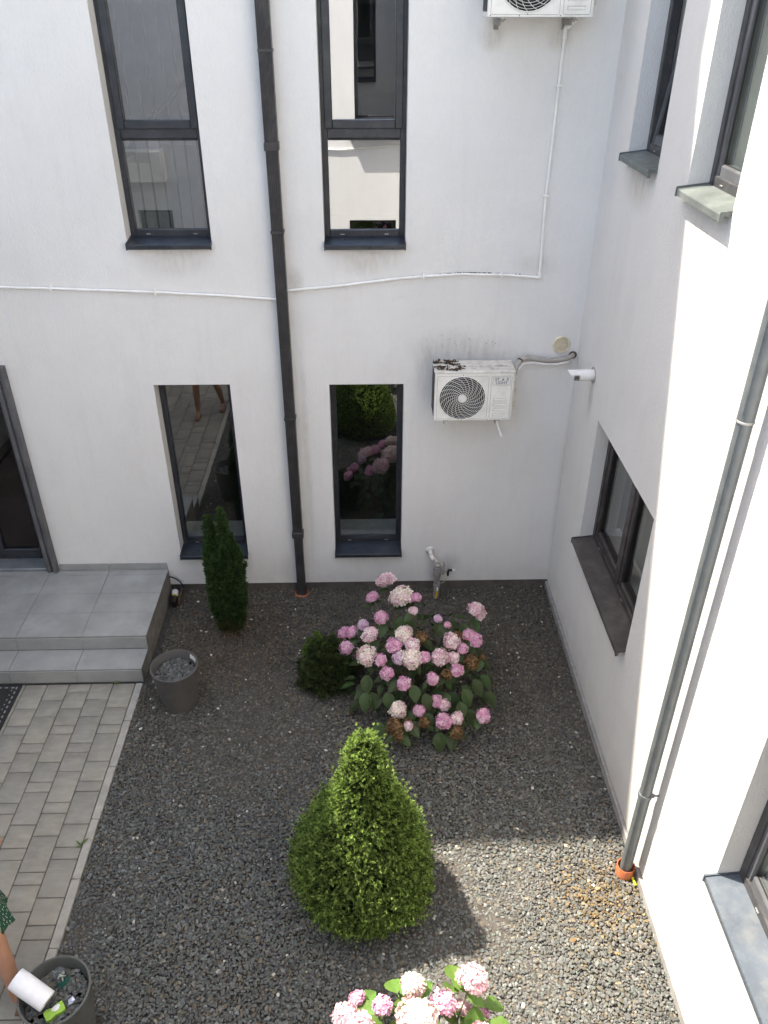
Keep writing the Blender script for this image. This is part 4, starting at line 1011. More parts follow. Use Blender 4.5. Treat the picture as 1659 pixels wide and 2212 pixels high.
m = MB(); m.tube([(-.045, -3.41, .012), (-.038, -3.47, .014)], .0085, 10); tag(m.build('lighter', 'neon_yellow'), 'small bright yellow stick on the gravel by the orange socket', 'stick')
lit = [(-3.683, -.201, .03, 'crumpled clear plastic scrap left of the yew', .03), (-3.88, -1.93, .03, 'white scrap on the gravel next to the kerb', .026), (-3.05, -1.35, .02, 'white chip below the column yew', .014), (-2.72, -.62, .02, 'white chip to the right of the black downpipe foot', .016), (-.55, -1.95, .02, 'pale scrap near the right wall under the window sill', .022), (-.62, -2.62, .02, 'pale twisted scrap in the shade above the sunlit gravel', .024)]
for (x, y, z, lab, s) in lit:
    s *= .6; m = MB(); vv = ICO * s * (1 + rng.uniform(-.4, .4, (12, 1))); m.add([(x + a, y + b, z * .6 + c * .35) for a, b, c in vv], [tuple(f) for f in ICOF]); tag(m.build('scrap', 'scrap_white', None, False), lab, 'scrap', 'scraps on the gravel')
# fine dry litter on the gravel: needles and bark flakes nobody could count
n = 420
cl = rng.choice(4, n, p=[.45, .28, .12, .15])
cxy = np.array([(-.33, -3.55), (-3.25, -.78), (-3.8, -.15), (-2.0, -2.4)])[cl]; sg = np.array([.2, .26, .2, 1.3])[cl]
pp = cxy + rng.normal(0, 1, (n, 2)) * sg[:, None]
ok = (pp[:, 0] > KX1 + .05) & (pp[:, 0] < -.03) & (pp[:, 1] < -.02) & (pp[:, 1] > -4.9); pp = pp[ok]; n = len(pp)
a = rng.uniform(0, np.pi, n); ln = rng.uniform(.003, .011, n); wd = rng.uniform(.001, .003, n)
dx = np.stack([np.cos(a), np.sin(a)], 1)
nx_ = np.stack([-np.sin(a), np.cos(a)], 1); z = rng.uniform(.006, .016, n)
V = np.stack([np.concatenate([pp + dx * ln[:, None] + s * nx_ * wd[:, None], (z + .003)[:, None]], 1) if k == 0 else np.concatenate([pp - dx * ln[:, None] + s * nx_ * wd[:, None], z[:, None]], 1) for k, s in ((0, 1), (0, -1), (1, -1), (1, 1))], 1).reshape(-1, 3)
F = np.arange(4 * n).reshape(n, 4); col = np.repeat(np.array([.24, .165, .09]) * rng.uniform(.4, 1.25, (n, 1)), 4, 0)
tag(link('dry_litter', np_mesh('dry_litter', V, F, col, 'stone'), None), 'ochre dry needles and flakes scattered on the gravel', 'litter', kind='stuff')
# leaf litter lying on the dirty air conditioner and the sill of the conduit
n = 260
cc = rng.integers(0, 16, n); kx = -1.30 + np.abs(rng.normal(0, .17, 16)); ky_ = rng.uniform(-.345, -.13, 16); x = np.clip(kx[cc] + rng.normal(0, .022, n), -1.31, -.64); y = np.clip(ky_[cc] + rng.normal(0, .012, n), -.362, -.11); s = rng.uniform(.003, .013, n)
V, F, col = stones(np.stack([x, y, 2.622 + rng.uniform(.003, .013, n)], 1), s, np.ones(n)); col = col * np.array([.7, .55, .45])
n2 = 38; xw = rng.uniform(-1.42, -.75, n2); zw = 2.70 + np.abs(rng.normal(0, .06, n2))
V2, F2, c2 = stones(np.stack([xw, np.full(n2, -.001), zw], 1), rng.uniform(.002, .0045, n2), np.ones(n2)); c2 = c2 * .5
n3 = 90; xw = np.clip(rng.normal(-.98, .18, n3), -1.5, -.45); zc = np.interp(xw, [-1.5, -1.078, -.685, -.44], [3.331, 3.356, 3.346, 3.325]) + .012
V3, F3, c3 = stones(np.stack([xw, np.full(n3, -.018), zc], 1), rng.uniform(.003, .008, n3), np.ones(n3)); c3 = c3 * .45
V = np.concatenate([V, V2, V3]); F = np.concatenate([F, F2 + len(col), F3 + len(col) + len(c2)]); col = np.concatenate([col, c2, c3])
tag(link('dirt_crumbs', np_mesh('dirt_crumbs', V, F, col, 'stone'), None), 'dark dirt crumbs on the air conditioner lid and conduit', 'dirt', kind='stuff')

# ------------------------------------------------------------------ conifers
def needle_tufts(P, D, length, width, k, colA, colB, droop=.0, spread=.75):
    """k needles around direction D at each point of P, one kite-shaped quad each"""
    n = len(P)
    Pk = np.repeat(P, k, 0); Dk = np.repeat(D, k, 0); tone = np.repeat(rng.random(n), k)
    d = Dk + rng.normal(0, spread, (n * k, 3)); d[:, 2] -= droop; d /= np.linalg.norm(d, axis=1)[:, None]
    s = np.cross(d, rng.normal(size=(n * k, 3))); s /= np.linalg.norm(s, axis=1)[:, None]
    L = np.repeat(length, k) * rng.uniform(.6, 1.25, n * k); W_ = np.full(n * k, width) * rng.uniform(.7, 1.3, n * k)
    a = Pk - d * (L * .1)[:, None]; b = Pk + d * (L * .45)[:, None] + s * W_[:, None]; c = Pk + d * L[:, None]; e = Pk + d * (L * .45)[:, None] - s * W_[:, None]
    V = np.stack([a, b, c, e], 1).reshape(-1, 3); F = np.arange(4 * n * k).reshape(-1, 4)
    t = np.clip(tone + rng.normal(0, .15, n * k), 0, 1)[:, None]
    col = np.repeat(colA * (1 - t) + colB * t, 4, 0)
    return V, F, col
def lumps(u, a, seed):
    r = np.random.default_rng(seed); o = np.zeros_like(u)
    for k in range(7):
        f1, f2, p1 = r.integers(1, 6), r.uniform(3, 14), r.uniform(0, 6.28)
        o += np.sin(f1 * a + f2 * u + p1) * r.uniform(.3, 1)
    return o / 3.2
# bright dwarf spruce in the foreground
def cone_radius(u):     # u = height fraction; broad skirt, slim blunt tip
    return np.interp(u, [0, .06, .13, .2, .28, .4, .5, .57, .69, .84, .93, .98, 1.0], [.38, .465, .50, .50, .475, .405, .34, .285, .200, .140, .085, .040, .010])
def spruce(label, c, h, ns, colA, colB, seed):
    t = thing('dwarf_spruce', label, 'shrub')
    u = rng.random(ns * 4); u = u[rng.random(len(u)) < (cone_radius(u) + .06) / .57][:ns]; n = len(u)
    a = rng.uniform(0, 2 * np.pi, n); lm = lumps(u, a, seed); l2 = lumps(u * 4, a * 3, seed + 9)
    r = (cone_radius(u) - .048 * np.clip((1 - u) * 4, 0, 1)) * (1 + .10 * lm + .07 * l2) * (1 - np.abs(rng.normal(0, .05, n)))
    slope = .28
    P = np.stack([c[0] + r * np.cos(a) + .02 * u, c[1] + r * np.sin(a), c[2] + .02 + u * h], 1)
    D = np.stack([np.cos(a), np.sin(a), slope + .7 * u], 1) + rng.normal(0, .38, (n, 3)); D /= np.linalg.norm(D, axis=1)[:, None]
    sh = rng.uniform(.024, .05, n) * (1 + .9 * (rng.random(n) < .15))
    Vs, Fs, Cs, off = [], [], [], 0
    for k, q in enumerate((-.9, -.35, .15, .6, 1.0)):       # along each shoot, pale tips with painted sunlight, bases darkened as shade
        w_ = .55 + .45 * max(q, 0)
        V, F, col = needle_tufts(P + D * (sh * q)[:, None], D, np.full(n, .022), .0024, 6 if q < 1 else 8, colA * (.7 + .3 * w_), colB * (.35 + .75 * w_), spread=.62 if q < 1 else .42)
        Vs.append(V); Fs.append(F + off); Cs.append(col); off += len(V)
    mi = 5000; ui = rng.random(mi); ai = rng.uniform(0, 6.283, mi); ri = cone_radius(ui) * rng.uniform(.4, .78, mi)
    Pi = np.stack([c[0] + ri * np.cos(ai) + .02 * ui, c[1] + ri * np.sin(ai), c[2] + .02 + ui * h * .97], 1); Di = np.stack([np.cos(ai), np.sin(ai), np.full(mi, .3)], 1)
    V, F, col = needle_tufts(Pi, Di, np.full(mi, .045), .008, 6, colA, colA * 1.4)  # inner needles coloured darker to shade the gaps
    Vs.append(V); Fs.append(F + off); Cs.append(col)
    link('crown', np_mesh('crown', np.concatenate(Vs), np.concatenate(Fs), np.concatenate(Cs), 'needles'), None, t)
    m = MB(); m.tube([(c[0], c[1], -.06), (c[0], c[1], h * .5), (c[0] + .02, c[1], h * .95)], [.035, .022, .006], 10)
    for k in range(26):
        a_ = k * 2.4; zz = h * (.06 + .85 * k / 26); rr = float(cone_radius(np.array(k / 26.))) * .8
        m.tube([(c[0], c[1], c[2] + zz), (c[0] + rr * math.cos(a_), c[1] + rr * math.sin(a_), c[2] + zz + rr * .25)], [.009, .003], 5)
    m.build('trunk', 'bark', t)
    return t
spruce('bright green cone-shaped dwarf spruce half in sunlight at the front', (-1.965, -3.40, 0), 1.48, 7000, np.array([.018, .034, .009]), np.array([.28, .385, .115]), 3)

def yew():
    t = thing('yew', 'dark green narrow column yew below the left ground-floor window', 'shrub')
    Ps, Ds = [], []
    cx, cyy = -3.258, -.70
    spires = [(-.100, .02, 1.38, .062), (.030, .0, 1.47, .066), (.075, .03, 1.18, .072), (-.045, -.07, 1.02, .085), (.100, -.06, .90, .085), (-.135, .03, 1.08, .062), (.02, .08, 1.22, .075), (.125, .05, 1.02, .070), (-.10, -.06, .82, .078), (.03, -.10, 1.12, .062)]
    spires = [(dx * .80, dy * .8, h, r * .92) for dx, dy, h, r in spires]
    for i, (dx, dy, h, r) in enumerate(spires):
        n = 900; u = rng.random(n); a = rng.uniform(0, 6.283, n)
        prof = np.interp(u, [0, .12, .35, .7, .9, 1], [.15, .42, .9, .95, .72, .15]) * r * (1 + .32 * lumps(u * 4, a, 20 + i)) * (1 - np.abs(rng.normal(0, .12, n)))
        lean = u * np.array([dx, dy])[:, None] * .25
        Ps.append(np.stack([cx + dx + lean[0] + prof * np.cos(a), cyy + dy + lean[1] + prof * np.sin(a), .10 + u * (h - .10)], 1)); Ds.append(np.stack([np.cos(a) * .6, np.sin(a) * .6, np.full(n, .8)], 1))
        u = rng.random(300); a = rng.uniform(0, 6.283, 300); rr = r * .55 * rng.random(300)
        Ps.append(np.stack([cx + dx + rr * np.cos(a), cyy + dy + rr * np.sin(a), .12 + u * (h - .2)], 1)); Ds.append(np.stack([np.cos(a), np.sin(a), np.full(300, .6)], 1))
    P = np.concatenate(Ps); D = np.concatenate(Ds)
    V, F, col = needle_tufts(P, D, np.full(len(P), .034), .0042, 8, np.array([.022, .045, .017]), np.array([.068, .118, .040]), spread=.6)
    zc = V[:, 2]; dead = (rng.random(len(V) // 32).repeat(32)[:len(V)] if 0 else np.repeat(rng.random(len(V) // 4), 4)) < np.clip(.75 - zc * 2.2, 0, .8)
    col[dead] = np.array([.085, .048, .022]) * rng.uniform(.6, 1.2)
    link('crown', np_mesh('crown', V, F, col, 'needles'), None, t)
    m = MB()
    for (dx, dy, h, r) in spires: m.tube([(cx + dx * .3, cyy + dy * .3, -.05), (cx + dx, cyy + dy, .3), (cx + dx * 1.15, cyy + dy * 1.1, h * .9)], [.016, .012, .004], 6)
    m.build('trunk', 'bark', t)
yew()

def low_bush():
    t = thing('juniper', 'low dark green bushy juniper left of the flowering hydrangea', 'shrub')
    cx, cyy = -2.285, -1.36
    n = 4200; u = rng.random(n); a = rng.uniform(0, 6.283, n); el = np.arcsin(np.clip(u, 0, 1))
    rr = (1 + .26 * lumps(u * 3, a * 2, 44)) * (1 - np.abs(rng.normal(0, .16, n)))
    P = np.stack([cx + .235 * rr * np.cos(el) * np.cos(a), cyy + .22 * rr * np.cos(el) * np.sin(a), .03 + .40 * rr * np.sin(el)], 1)
    D = np.stack([np.cos(a) * np.cos(el), np.sin(a) * np.cos(el), np.sin(el) + .4], 1)
    V, F, col = needle_tufts(P, D, np.full(n, .036), .0058, 8, np.array([.030, .043, .020]), np.array([.082, .108, .042]), spread=.65)
    tips = [(-.08, .03, .52, 60), (-.16, .06, .42, 45), (-.02, -.02, .44, 30), (.1, .02, .40, 25), (.16, -.1, .3, 25), (-.2, .04, .36, 30)]
    Pt, Dt = [], []
    for (dx, dy, h, k) in tips:
        q = rng.random(k); Pt.append(np.stack([cx + dx + rng.normal(0, .014, k), cyy + dy + rng.normal(0, .014, k), h - .14 + .16 * q], 1)); Dt.append(np.tile([0, 0, 1.0], (k, 1)) + rng.normal(0, .3, (k, 3)))
    Pt = np.concatenate(Pt); Dt = np.concatenate(Dt)
    V2, F2, c2 = needle_tufts(Pt, Dt, np.full(len(Pt), .03), .0052, 8, np.array([.07, .12, .03]), np.array([.13, .21, .05]), spread=.6)
    link('crown', np_mesh('crown', np.concatenate([V, V2]), np.concatenate([F, F2 + len(V)]), np.concatenate([col, c2]), 'needles'), None, t)
    m = MB()
    for k in range(9):
        a_ = k * .7; m.tube([(cx, cyy, -.05), (cx + .1 * math.cos(a_), cyy + .1 * math.sin(a_), .15), (cx + .2 * math.cos(a_), cyy + .18 * math.sin(a_), .28)], [.012, .008, .003], 5)
    m.build('trunk', 'bark', t)
low_bush()

# ------------------------------------------------------------------ hydrangeas
def blossom_mesh(seed, pal, n=105, shrivel=False):
    r = np.random.default_rng(seed)
    i = np.arange(n) + .5; ph = np.arccos(1 - 1.72 * i / n); th = np.pi * (1 + 5 ** .5) * i + r.normal(0, .12, n)
    N = np.stack([np.sin(ph) * np.cos(th), np.sin(ph) * np.sin(th), np.cos(ph)], 1)
    R0 = .84 * (1 + r.normal(0, .085, n)) * (1 + .07 * np.sin(3 * th + seed) * np.sin(ph))
    if shrivel: R0 *= (1 + r.normal(0, .10, n))
    Vs, Fs, Cs = [], [], []
    base = 0
    for k in range(n):
        nn = N[k] + r.normal(0, .22, 3); nn /= np.linalg.norm(nn)
        t1 = np.cross(nn, [0.3, .1, 1]); t1 /= np.linalg.norm(t1) + 1e-9; t2 = np.cross(nn, t1)
        s = r.uniform(.24, .34) * (.72 if shrivel else 1); a0 = r.uniform(0, 1.57); c = N[k] * R0[k]
        tone = pal[r.integers(0, len(pal))] * r.uniform(.88, 1.08)
        for q in range(4):
            a = a0 + q * math.pi / 2; ca, sa = math.cos(a), math.sin(a); lift = r.uniform(.02, .14) if not shrivel else r.uniform(-.1, .25)
            d = t1 * ca + t2 * sa; e = -t1 * sa + t2 * ca
            v = [c, c + d * s * .55 + e * s * .42 + nn * lift * .5 * s, c + d * s * .98 + e * s * .18 + nn * lift * s * 2, c + d * s * .98 - e * s * .18 + nn * lift * s * 2, c + d * s * .55 - e * s * .42 + nn * lift * .5 * s]
            Vs += v; Fs += [(base, base + 1, base + 2), (base, base + 2, base + 3), (base, base + 3, base + 4)]; base += 5
            tn = np.clip(tone * r.uniform(.93, 1.05), 0, 1); Cs += [tn * np.array([.62, .50, .55])] + [tn * .97, tn * 1.02, tn * 1.02, tn * .97]  # petal bases darkened to paint shade into the gaps between florets
    return np_mesh('blossom', np.array(Vs), np.array(Fs), np.array(Cs), 'petals')
PK = [np.array(c) for c in ((.84, .44, .62), (.88, .54, .69), (.80, .38, .57), (.90, .64, .75))]
PL = [np.array(c) for c in ((.90, .68, .72), (.92, .78, .78), (.88, .60, .67), (.92, .84, .80), (.84, .52, .60))]
CRM = [np.array(c) for c in ((.92, .84, .72), (.92, .80, .76), (.90, .74, .72), (.92, .87, .72), (.86, .62, .64))]
LIL = [np.array(c) for c in ((.76, .52, .70), (.82, .60, .76), (.72, .46, .64), (.86, .74, .81))]
BRN = [np.array(c) for c in ((.20, .115, .055), (.26, .15, .07), (.14, .08, .04), (.30, .20, .10))]
BM = {'k': [blossom_mesh(i, PK) for i in (1, 2, 3)], 'p': [blossom_mesh(i, PL) for i in (4, 5, 6)], 'c': [blossom_mesh(i, CRM) for i in (7, 8)], 'l': [blossom_mesh(i, LIL) for i in (9, 10)], 'b': [blossom_mesh(i, BRN, 95, True) for i in (11, 12)]}
def leaf_mesh(seed):
    r = random.Random(seed); m = MB(); nL, nW = 9, 4; v = []
    for i in range(nL + 1):
        t = i / nL; wd = .33 * (math.sin(math.pi * min(1, t * 1.02) ** .85) ** .8) * (1.0 if t < .97 else .4) + .004
        for j in range(-nW, nW + 1):
            q = j / nW; ed = 1 + (.05 * ((i % 2) * 2 - 1) if abs(j) == nW else 0)
            x = q * wd * ed; z = -.32 * t * t + .16 * abs(q) * wd * 2 + .02 * math.sin(t * 22) * abs(q) + r.uniform(-.006, .006)
            v.append((x, t, z))
    k = 2 * nW + 1
    m.add(v, [(i * k + j, i * k + j + 1, (i + 1) * k + j + 1, (i + 1) * k + j) for i in range(nL) for j in range(k - 1)])
    m.tube([(0, -.22, .03), (0, -.05, .012), (0, .02, .0)], .014, 5)
    return m.mesh('leaf', True, 180, recalc=False)
LEAVES = {'hydrangea_leaf': [leaf_mesh(i) for i in range(4)], 'hydrangea_leaf_fresh': [leaf_mesh(10 + i) for i in range(3)]}
def put_leaf(t, mat, pos, yaw, pitch, rollv, size):
    me = random.choice(LEAVES[mat])
    o = link('leaf', me, mat, t, pos); o.rotation_euler = Euler((R(pitch), R(rollv), yaw - math.pi / 2), 'XYZ'); o.scale = (size,) * 3
    return o
def hydrangea(label, base, heads, dead, leafmat, nleaf, dome, extra_leaves=()):
    t = thing('hydrangea', label, 'hydrangea', 'pink hydrangeas in the gravel')
    bx, by = base
    def head(name, x, y, z, r, kind):
        o = link(name, random.choice(BM[kind]), None, t, (x, y, z))
        out_ = Vector((x - bx, y - by, .55)).normalized(); o.rotation_euler = out_.to_track_quat('Z', 'Y').to_euler()
        o.rotation_euler.rotate_axis('Z', random.uniform(0, 6.28)); r *= random.uniform(1.0, 1.16); o.scale = (r * random.uniform(.92, 1.08), r, r * random.uniform(.70, .98))
        m = MB(); m.tube([(bx + (x - bx) * .12, by + (y - by) * .12, -.03), (bx + (x - bx) * .6, by + (y - by) * .6, z * .55), (x - out_.x * r * .5, y - out_.y * r * .5, z - r * .5)], [.007, .006, .004], 6); m.build('stem', 'stem_green', t)
        # a pair of leaves below the head
        for s in (0, 1):
            yaw = math.atan2(y - by, x - bx) + (s - .5) * 2.2 + random.uniform(-.4, .4)
            put_leaf(t, leafmat, (x - out_.x * r * .75, y - out_.y * r * .75, max(.06, z - r * .8)), yaw, random.uniform(-25, 5), random.uniform(-15, 15), random.uniform(.10, .145))
    for h_ in heads: head('blossom', *h_)
    for h_ in dead: head('dried_blossom', *h_, 'b')
    cx, cyy, cz, ra, rb_, rc = dome
    for k in range(nleaf):
        el = math.asin(random.uniform(.02, .97)); az = random.uniform(0, 6.283); q = random.uniform(.62, .98)
        x = cx + ra * q * math.cos(el) * math.cos(az); y = cyy + rb_ * q * math.cos(el) * math.sin(az); z = max(.05, cz + rc * q * math.sin(el))
        put_leaf(t, leafmat, (x, y, z), az + random.uniform(-.7, .7), random.uniform(-45, 0), random.uniform(-20, 20), random.uniform(.09, .155))
    for (x, y, z, yaw, pitch, size) in extra_leaves: put_leaf(t, leafmat, (x, y, z), yaw, pitch, random.uniform(-8, 8), size)
    return t
heads = [(-1.748, -.90, .80, .088, 'p'), (-1.873, -1.0, .68, .064, 'k'), (-1.61, -1.16, .81, .098, 'c'), (-1.49, -1.19, .82, .048, 'k'), (-1.52, -1.37, .82, .037, 'p'), (-1.80, -1.38, .75, .062, 'k'), (-1.31, -1.46, .80, .038, 'l'), (-1.23, -1.51, .77, .030, 'k'), (-.94, -1.23, .69, .083, 'p'), (-1.96, -1.34, .64, .052, 'l'), (-2.133, -1.25, .47, .064, 'k'), (-2.06, -1.32, .54, .06, 'k'), (-1.90, -1.49, .66, .066, 'p'), (-1.61, -1.60, .75, .079, 'c'), (-2.11, -1.40, .43, .06, 'k'), (-2.18, -1.36, .30, .033, 'l'), (-1.93, -1.63, .54, .087, 'c'), (-1.81, -1.72, .57, .048, 'k'), (-1.70, -1.66, .68, .063, 'k'), (-1.54, -1.70, .71, .064, 'p'), (-1.66, -1.75, .62, .06, 'l'), (-1.55, -1.78, .64, .085, 'c'), (-1.44, -1.78, .65, .043, 'k'), (-1.21, -1.65, .71, .072, 'p'), (-1.11, -1.68, .65, .05, 'k'), (-1.05, -1.56, .70, .051, 'k'), (-.99, -1.57, .65, .061, 'k'), (-1.31, -1.77, .64, .067, 'p'), (-1.20, -1.76, .62, .05, 'p'), (-1.17, -1.82, .54, .054, 'k'), (-1.76, -1.81, .50, .057, 'k'), (-1.62, -1.89, .46, .062, 'k'), (-1.38, -1.89, .51, .056, 'k'), (-1.67, -2.012, .28, .071, 'c'), (-1.493, -2.028, .28, .051, 'k'), (-1.347, -1.96, .32, .057, 'k'), (-1.279, -1.98, .29, .05, 'p'), (-1.299, -2.148, .28, .066, 'k'), (-1.187, -2.117, .28, .06, 'p'), (-.964, -2.10, .28, .058, 'k'), (-1.593, -2.187, .27, .038, 'p')]
dead = [(-1.46, -1.63, .74, .058), (-1.04, -1.74, .55, .069), (-1.14, -1.58, .71, .042), (-1.26, -1.85, .52, .045), (-1.706, -2.166, .25, .065), (-1.675, -2.24, .22, .045), (-1.46, -2.122, .24, .047), (-1.198, -2.22, .22, .056), (-.93, -1.66, .53, .032), (-1.60, -2.10, .22, .038)]
xl = [(-1.62, -1.33, .72, -1.9, -50, .17), (-1.58, -1.33, .72, -1.2, -45, .16), (-1.93, -1.74, .42, -1.7, -40, .16), (-1.93, -1.82, .30, -1.9, -35, .17), (-1.90, -1.83, .30, -1.0, -40, .18), (-1.75, -1.90, .38, -1.6, -40, .15), (-1.54, -1.91, .46, -1.4, -35, .15), (-1.45, -1.95, .40, -1.2, -40, .15), (-1.12, -1.90, .40, -1.0, -40, .17), (-1.15, -1.97, .32, -1.3, -40, .16), (-1.08, -1.98, .24, -1.0, -35, .18), (-1.04, -1.84, .44, -.8, -35, .17), (-1.33, -2.17, .18, -1.7, -45, .17), (-1.26, -2.17, .18, -1.1, -45, .17), (-1.82, -2.05, .18, -1.8, -35, .16), (-1.42, -2.05, .28, -1.5, -40, .14), (-1.06, -1.36, .66, -1.6, -45, .16), (-1.00, -1.38, .62, -1.0, -50, .15), (-.96, -1.75, .40, -.5, -30, .17), (-.92, -1.85, .30, -.6, -30, .17), (-1.0, -1.95, .22, -.7, -35, .18)]
hydrangea('large hydrangea covered in pink and cream blossoms near the back wall', (-1.45, -1.42), heads, dead, 'hydrangea_leaf', 150, (-1.45, -1.42, .04, .68, .62, .70), xl)
fh = [(-1.39, -4.60, 1.0, .084, 'p'), (-1.70, -4.58, .92, .070, 'c'), (-1.54, -4.65, .88, .068, 'k'), (-1.69, -4.77, .98, .093, 'c'), (-1.86, -4.62, .80, .054, 'k'), (-2.00, -4.54, .72, .046, 'k'), (-2.06, -4.69, .85, .070, 'p'), (-1.34, -4.63, .75, .05, 'k'), (-1.43, -4.60, .72, .05, 'p'), (-1.99, -4.75, .85, .071, 'p'), (-1.37, -4.84, .9, .075, 'p'), (-1.50, -4.84, .85, .071, 'k'), (-2.19, -4.80, .7, .068, 'p'), (-1.81, -4.92, .95, .077, 'c'), (-1.63, -4.97, .95, .077, 'p'), (-1.9, -5.1, .8, .07, 'k'), (-1.5, -5.12, .8, .07, 'k')]
fl_ = [(-1.78, -4.56, .80, 1.9, -20, .15), (-1.74, -4.58, .74, 2.3, -40, .15), (-1.47, -4.56, .90, 1.7, -10, .14), (-1.50, -4.58, .82, 1.2, -30, .15), (-1.93, -4.62, .72, 2.4, 0, .13), (-1.88, -4.68, .74, -1.6, -30, .13), (-1.82, -4.66, .72, -.9, -15, .15), (-1.78, -4.64, .75, 1.0, 10, .12), (-1.38, -4.66, .86, -1.5, -45, .17), (-1.32, -4.64, .80, .4, -20, .15), (-1.60, -4.68, .78, -1.5, -20, .16), (-1.45, -4.70, .80, -1.0, -25, .16), (-1.95, -4.66, .76, -.6, -10, .13), (-2.02, -4.60, .62, 2.6, -20, .14), (-1.31, -4.74, .86, -.4, -5, .15)]
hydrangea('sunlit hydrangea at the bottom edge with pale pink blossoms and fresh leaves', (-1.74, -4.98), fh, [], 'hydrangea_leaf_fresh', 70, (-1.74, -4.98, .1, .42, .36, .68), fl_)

# weeds in the joints
def weed(label, x, y, blades):
    t = thing('weed', label, 'weed', 'weeds in the paving joints')
    for (yaw, pitch, s) in blades:
        o = put_leaf(t, 'hydrangea_leaf_fresh', (x, y, .008), R(yaw), pitch, 0, s); s *= .8; o.scale = (s * .32, s, s)
    m = MB(); m.tube([(x, y, -.01), (x + .01, y + .01, .02)], .002, 5); m.build('stem', 'stem_green', t)
weed('small weed with two long leaves by the kerb in the front paving', -4.068, -3.055, [(140, 20, .075), (60, 12, .10), (200, 10, .05)])
weed('tiny green weed at the foot of the lower step', -4.235, -1.372, [(60, 30, .05), (150, 20, .055), (300, 20, .045), (10, 25, .05)])

# ------------------------------------------------------------------ person at the left edge
def skin_mesh(name, joints, edges, radii, mat, parent, sub=2):
    me = bpy.data.meshes.new(name); me.from_pydata(joints, edges, []); o = link(name, me, mat, parent)
    md = o.modifiers.new('skin', 'SKIN'); md.use_smooth_shade = True
    sv = me.skin_vertices[0].data if me.skin_vertices else None
    if sv is None:
        bm = bmesh.new(); bm.from_mesh(me); bm.verts.layers.skin.verify(); bm.to_mesh(me); bm.free(); sv = me.skin_vertices[0].data
    for i, r_ in enumerate(radii): sv[i].radius = (r_, r_) if not hasattr(r_, '__len__') else r_
    sv[0].use_root = True
    s = o.modifiers.new('sub', 'SUBSURF'); s.levels = sub; s.render_levels = sub
    return o
ps = thing('person', 'person in a green dotted dress walking past the corner planter', 'person')
ox, oy = -4.315, -3.98
J = {'pelvis': (0, 0, .92), 'waist': (0, .03, 1.08), 'chest': (0, .07, 1.27), 'neck0': (0, .09, 1.43), 'neck': (0, .10, 1.49), 'head0': (0, .115, 1.56), 'head1': (0, .125, 1.66), 'head2': (0, .12, 1.72),
     'shR': (.145, .075, 1.39), 'elR': (.195, .175, 1.10), 'wrR': (.02, .33, 1.02), 'hdR': (-.03, .39, 1.02),
     'shL': (-.145, .075, 1.39), 'elL': (-.19, -.06, 1.12), 'wrL': (-.18, .04, .90), 'hdL': (-.175, .07, .82),
     'hipR': (.085, -.0, .86), 'knR': (.150, -.095, .48), 'caR': (.185, -.150, .32), 'anR': (.215, -.215, .09), 'ftR': (.218, -.14, .035), 'toR': (.220, -.06, .03),
     'hipL': (-.085, .01, .86), 'knL': (-.105, .09, .49), 'caL': (-.11, .08, .32), 'anL': (-.115, .06, .09), 'ftL': (-.115, .14, .035), 'toL': (-.115, .22, .03)}
RAD = dict(pelvis=.115, waist=.10, chest=.115, neck0=.06, neck=.05, head0=.07, head1=.082, head2=.06, shR=.05, elR=.037, wrR=.027, hdR=.03, shL=.05, elL=.037, wrL=.027, hdL=.03, hipR=.085, knR=.052, caR=.052, anR=.035, ftR=.035, toR=.026, hipL=.085, knL=.052, caL=.052, anL=.035, ftL=.035, toL=.026)
ED = [('pelvis', 'waist'), ('waist', 'chest'), ('chest', 'neck0'), ('neck0', 'neck'), ('neck', 'head0'), ('head0', 'head1'), ('head1', 'head2'), ('neck0', 'shR'), ('shR', 'elR'), ('elR', 'wrR'), ('wrR', 'hdR'), ('neck0', 'shL'), ('shL', 'elL'), ('elL', 'wrL'), ('wrL', 'hdL'), ('pelvis', 'hipR'), ('hipR', 'knR'), ('knR', 'caR'), ('caR', 'anR'), ('anR', 'ftR'), ('ftR', 'toR'), ('pelvis', 'hipL'), ('hipL', 'knL'), ('knL', 'caL'), ('caL', 'anL'), ('anL', 'ftL'), ('ftL', 'toL')]
names = list(J); W3 = lambda q: (ox + q[0], oy + q[1], q[2])
jl = [W3(J[k]) for k in names]; el_ = [(names.index(a), names.index(b)) for a, b in ED]; rl_ = [RAD[k] for k in names]
# five fingers on each hand, chains rooted in the palm
for hnd, dirv, side in (('hdR', Vector((-.55, .8, -.1)).normalized(), Vector((.3, .2, .93)).normalized()), ('hdL', Vector((.03, .3, -.95)).normalized(), Vector((.1, .95, .3)).normalized())):
    h0 = Vector(W3(J[hnd])); nrm = dirv.cross(side).normalized()
    for k in range(5):
        off = side * ((k - 1.5) * .017) if k < 4 else side * .036
        l = (.060, .072, .068, .052, .045)[k]; d_ = dirv if k < 4 else (dirv * .6 + side * .8).normalized()
        b0 = h0 + off + dirv * (.012 if k < 4 else -.02); b1 = b0 + d_ * l * .55 + nrm * .006; b2 = b1 + d_ * l * .45 + nrm * .016
        i0 = len(jl); jl += [tuple(b0), tuple(b1), tuple(b2)]; rl_ += [.0095, .0085, .007]
        el_ += [(names.index(hnd), i0), (i0, i0 + 1), (i0 + 1, i0 + 2)]
skin_mesh('body', jl, el_, rl_, 'skin', ps)
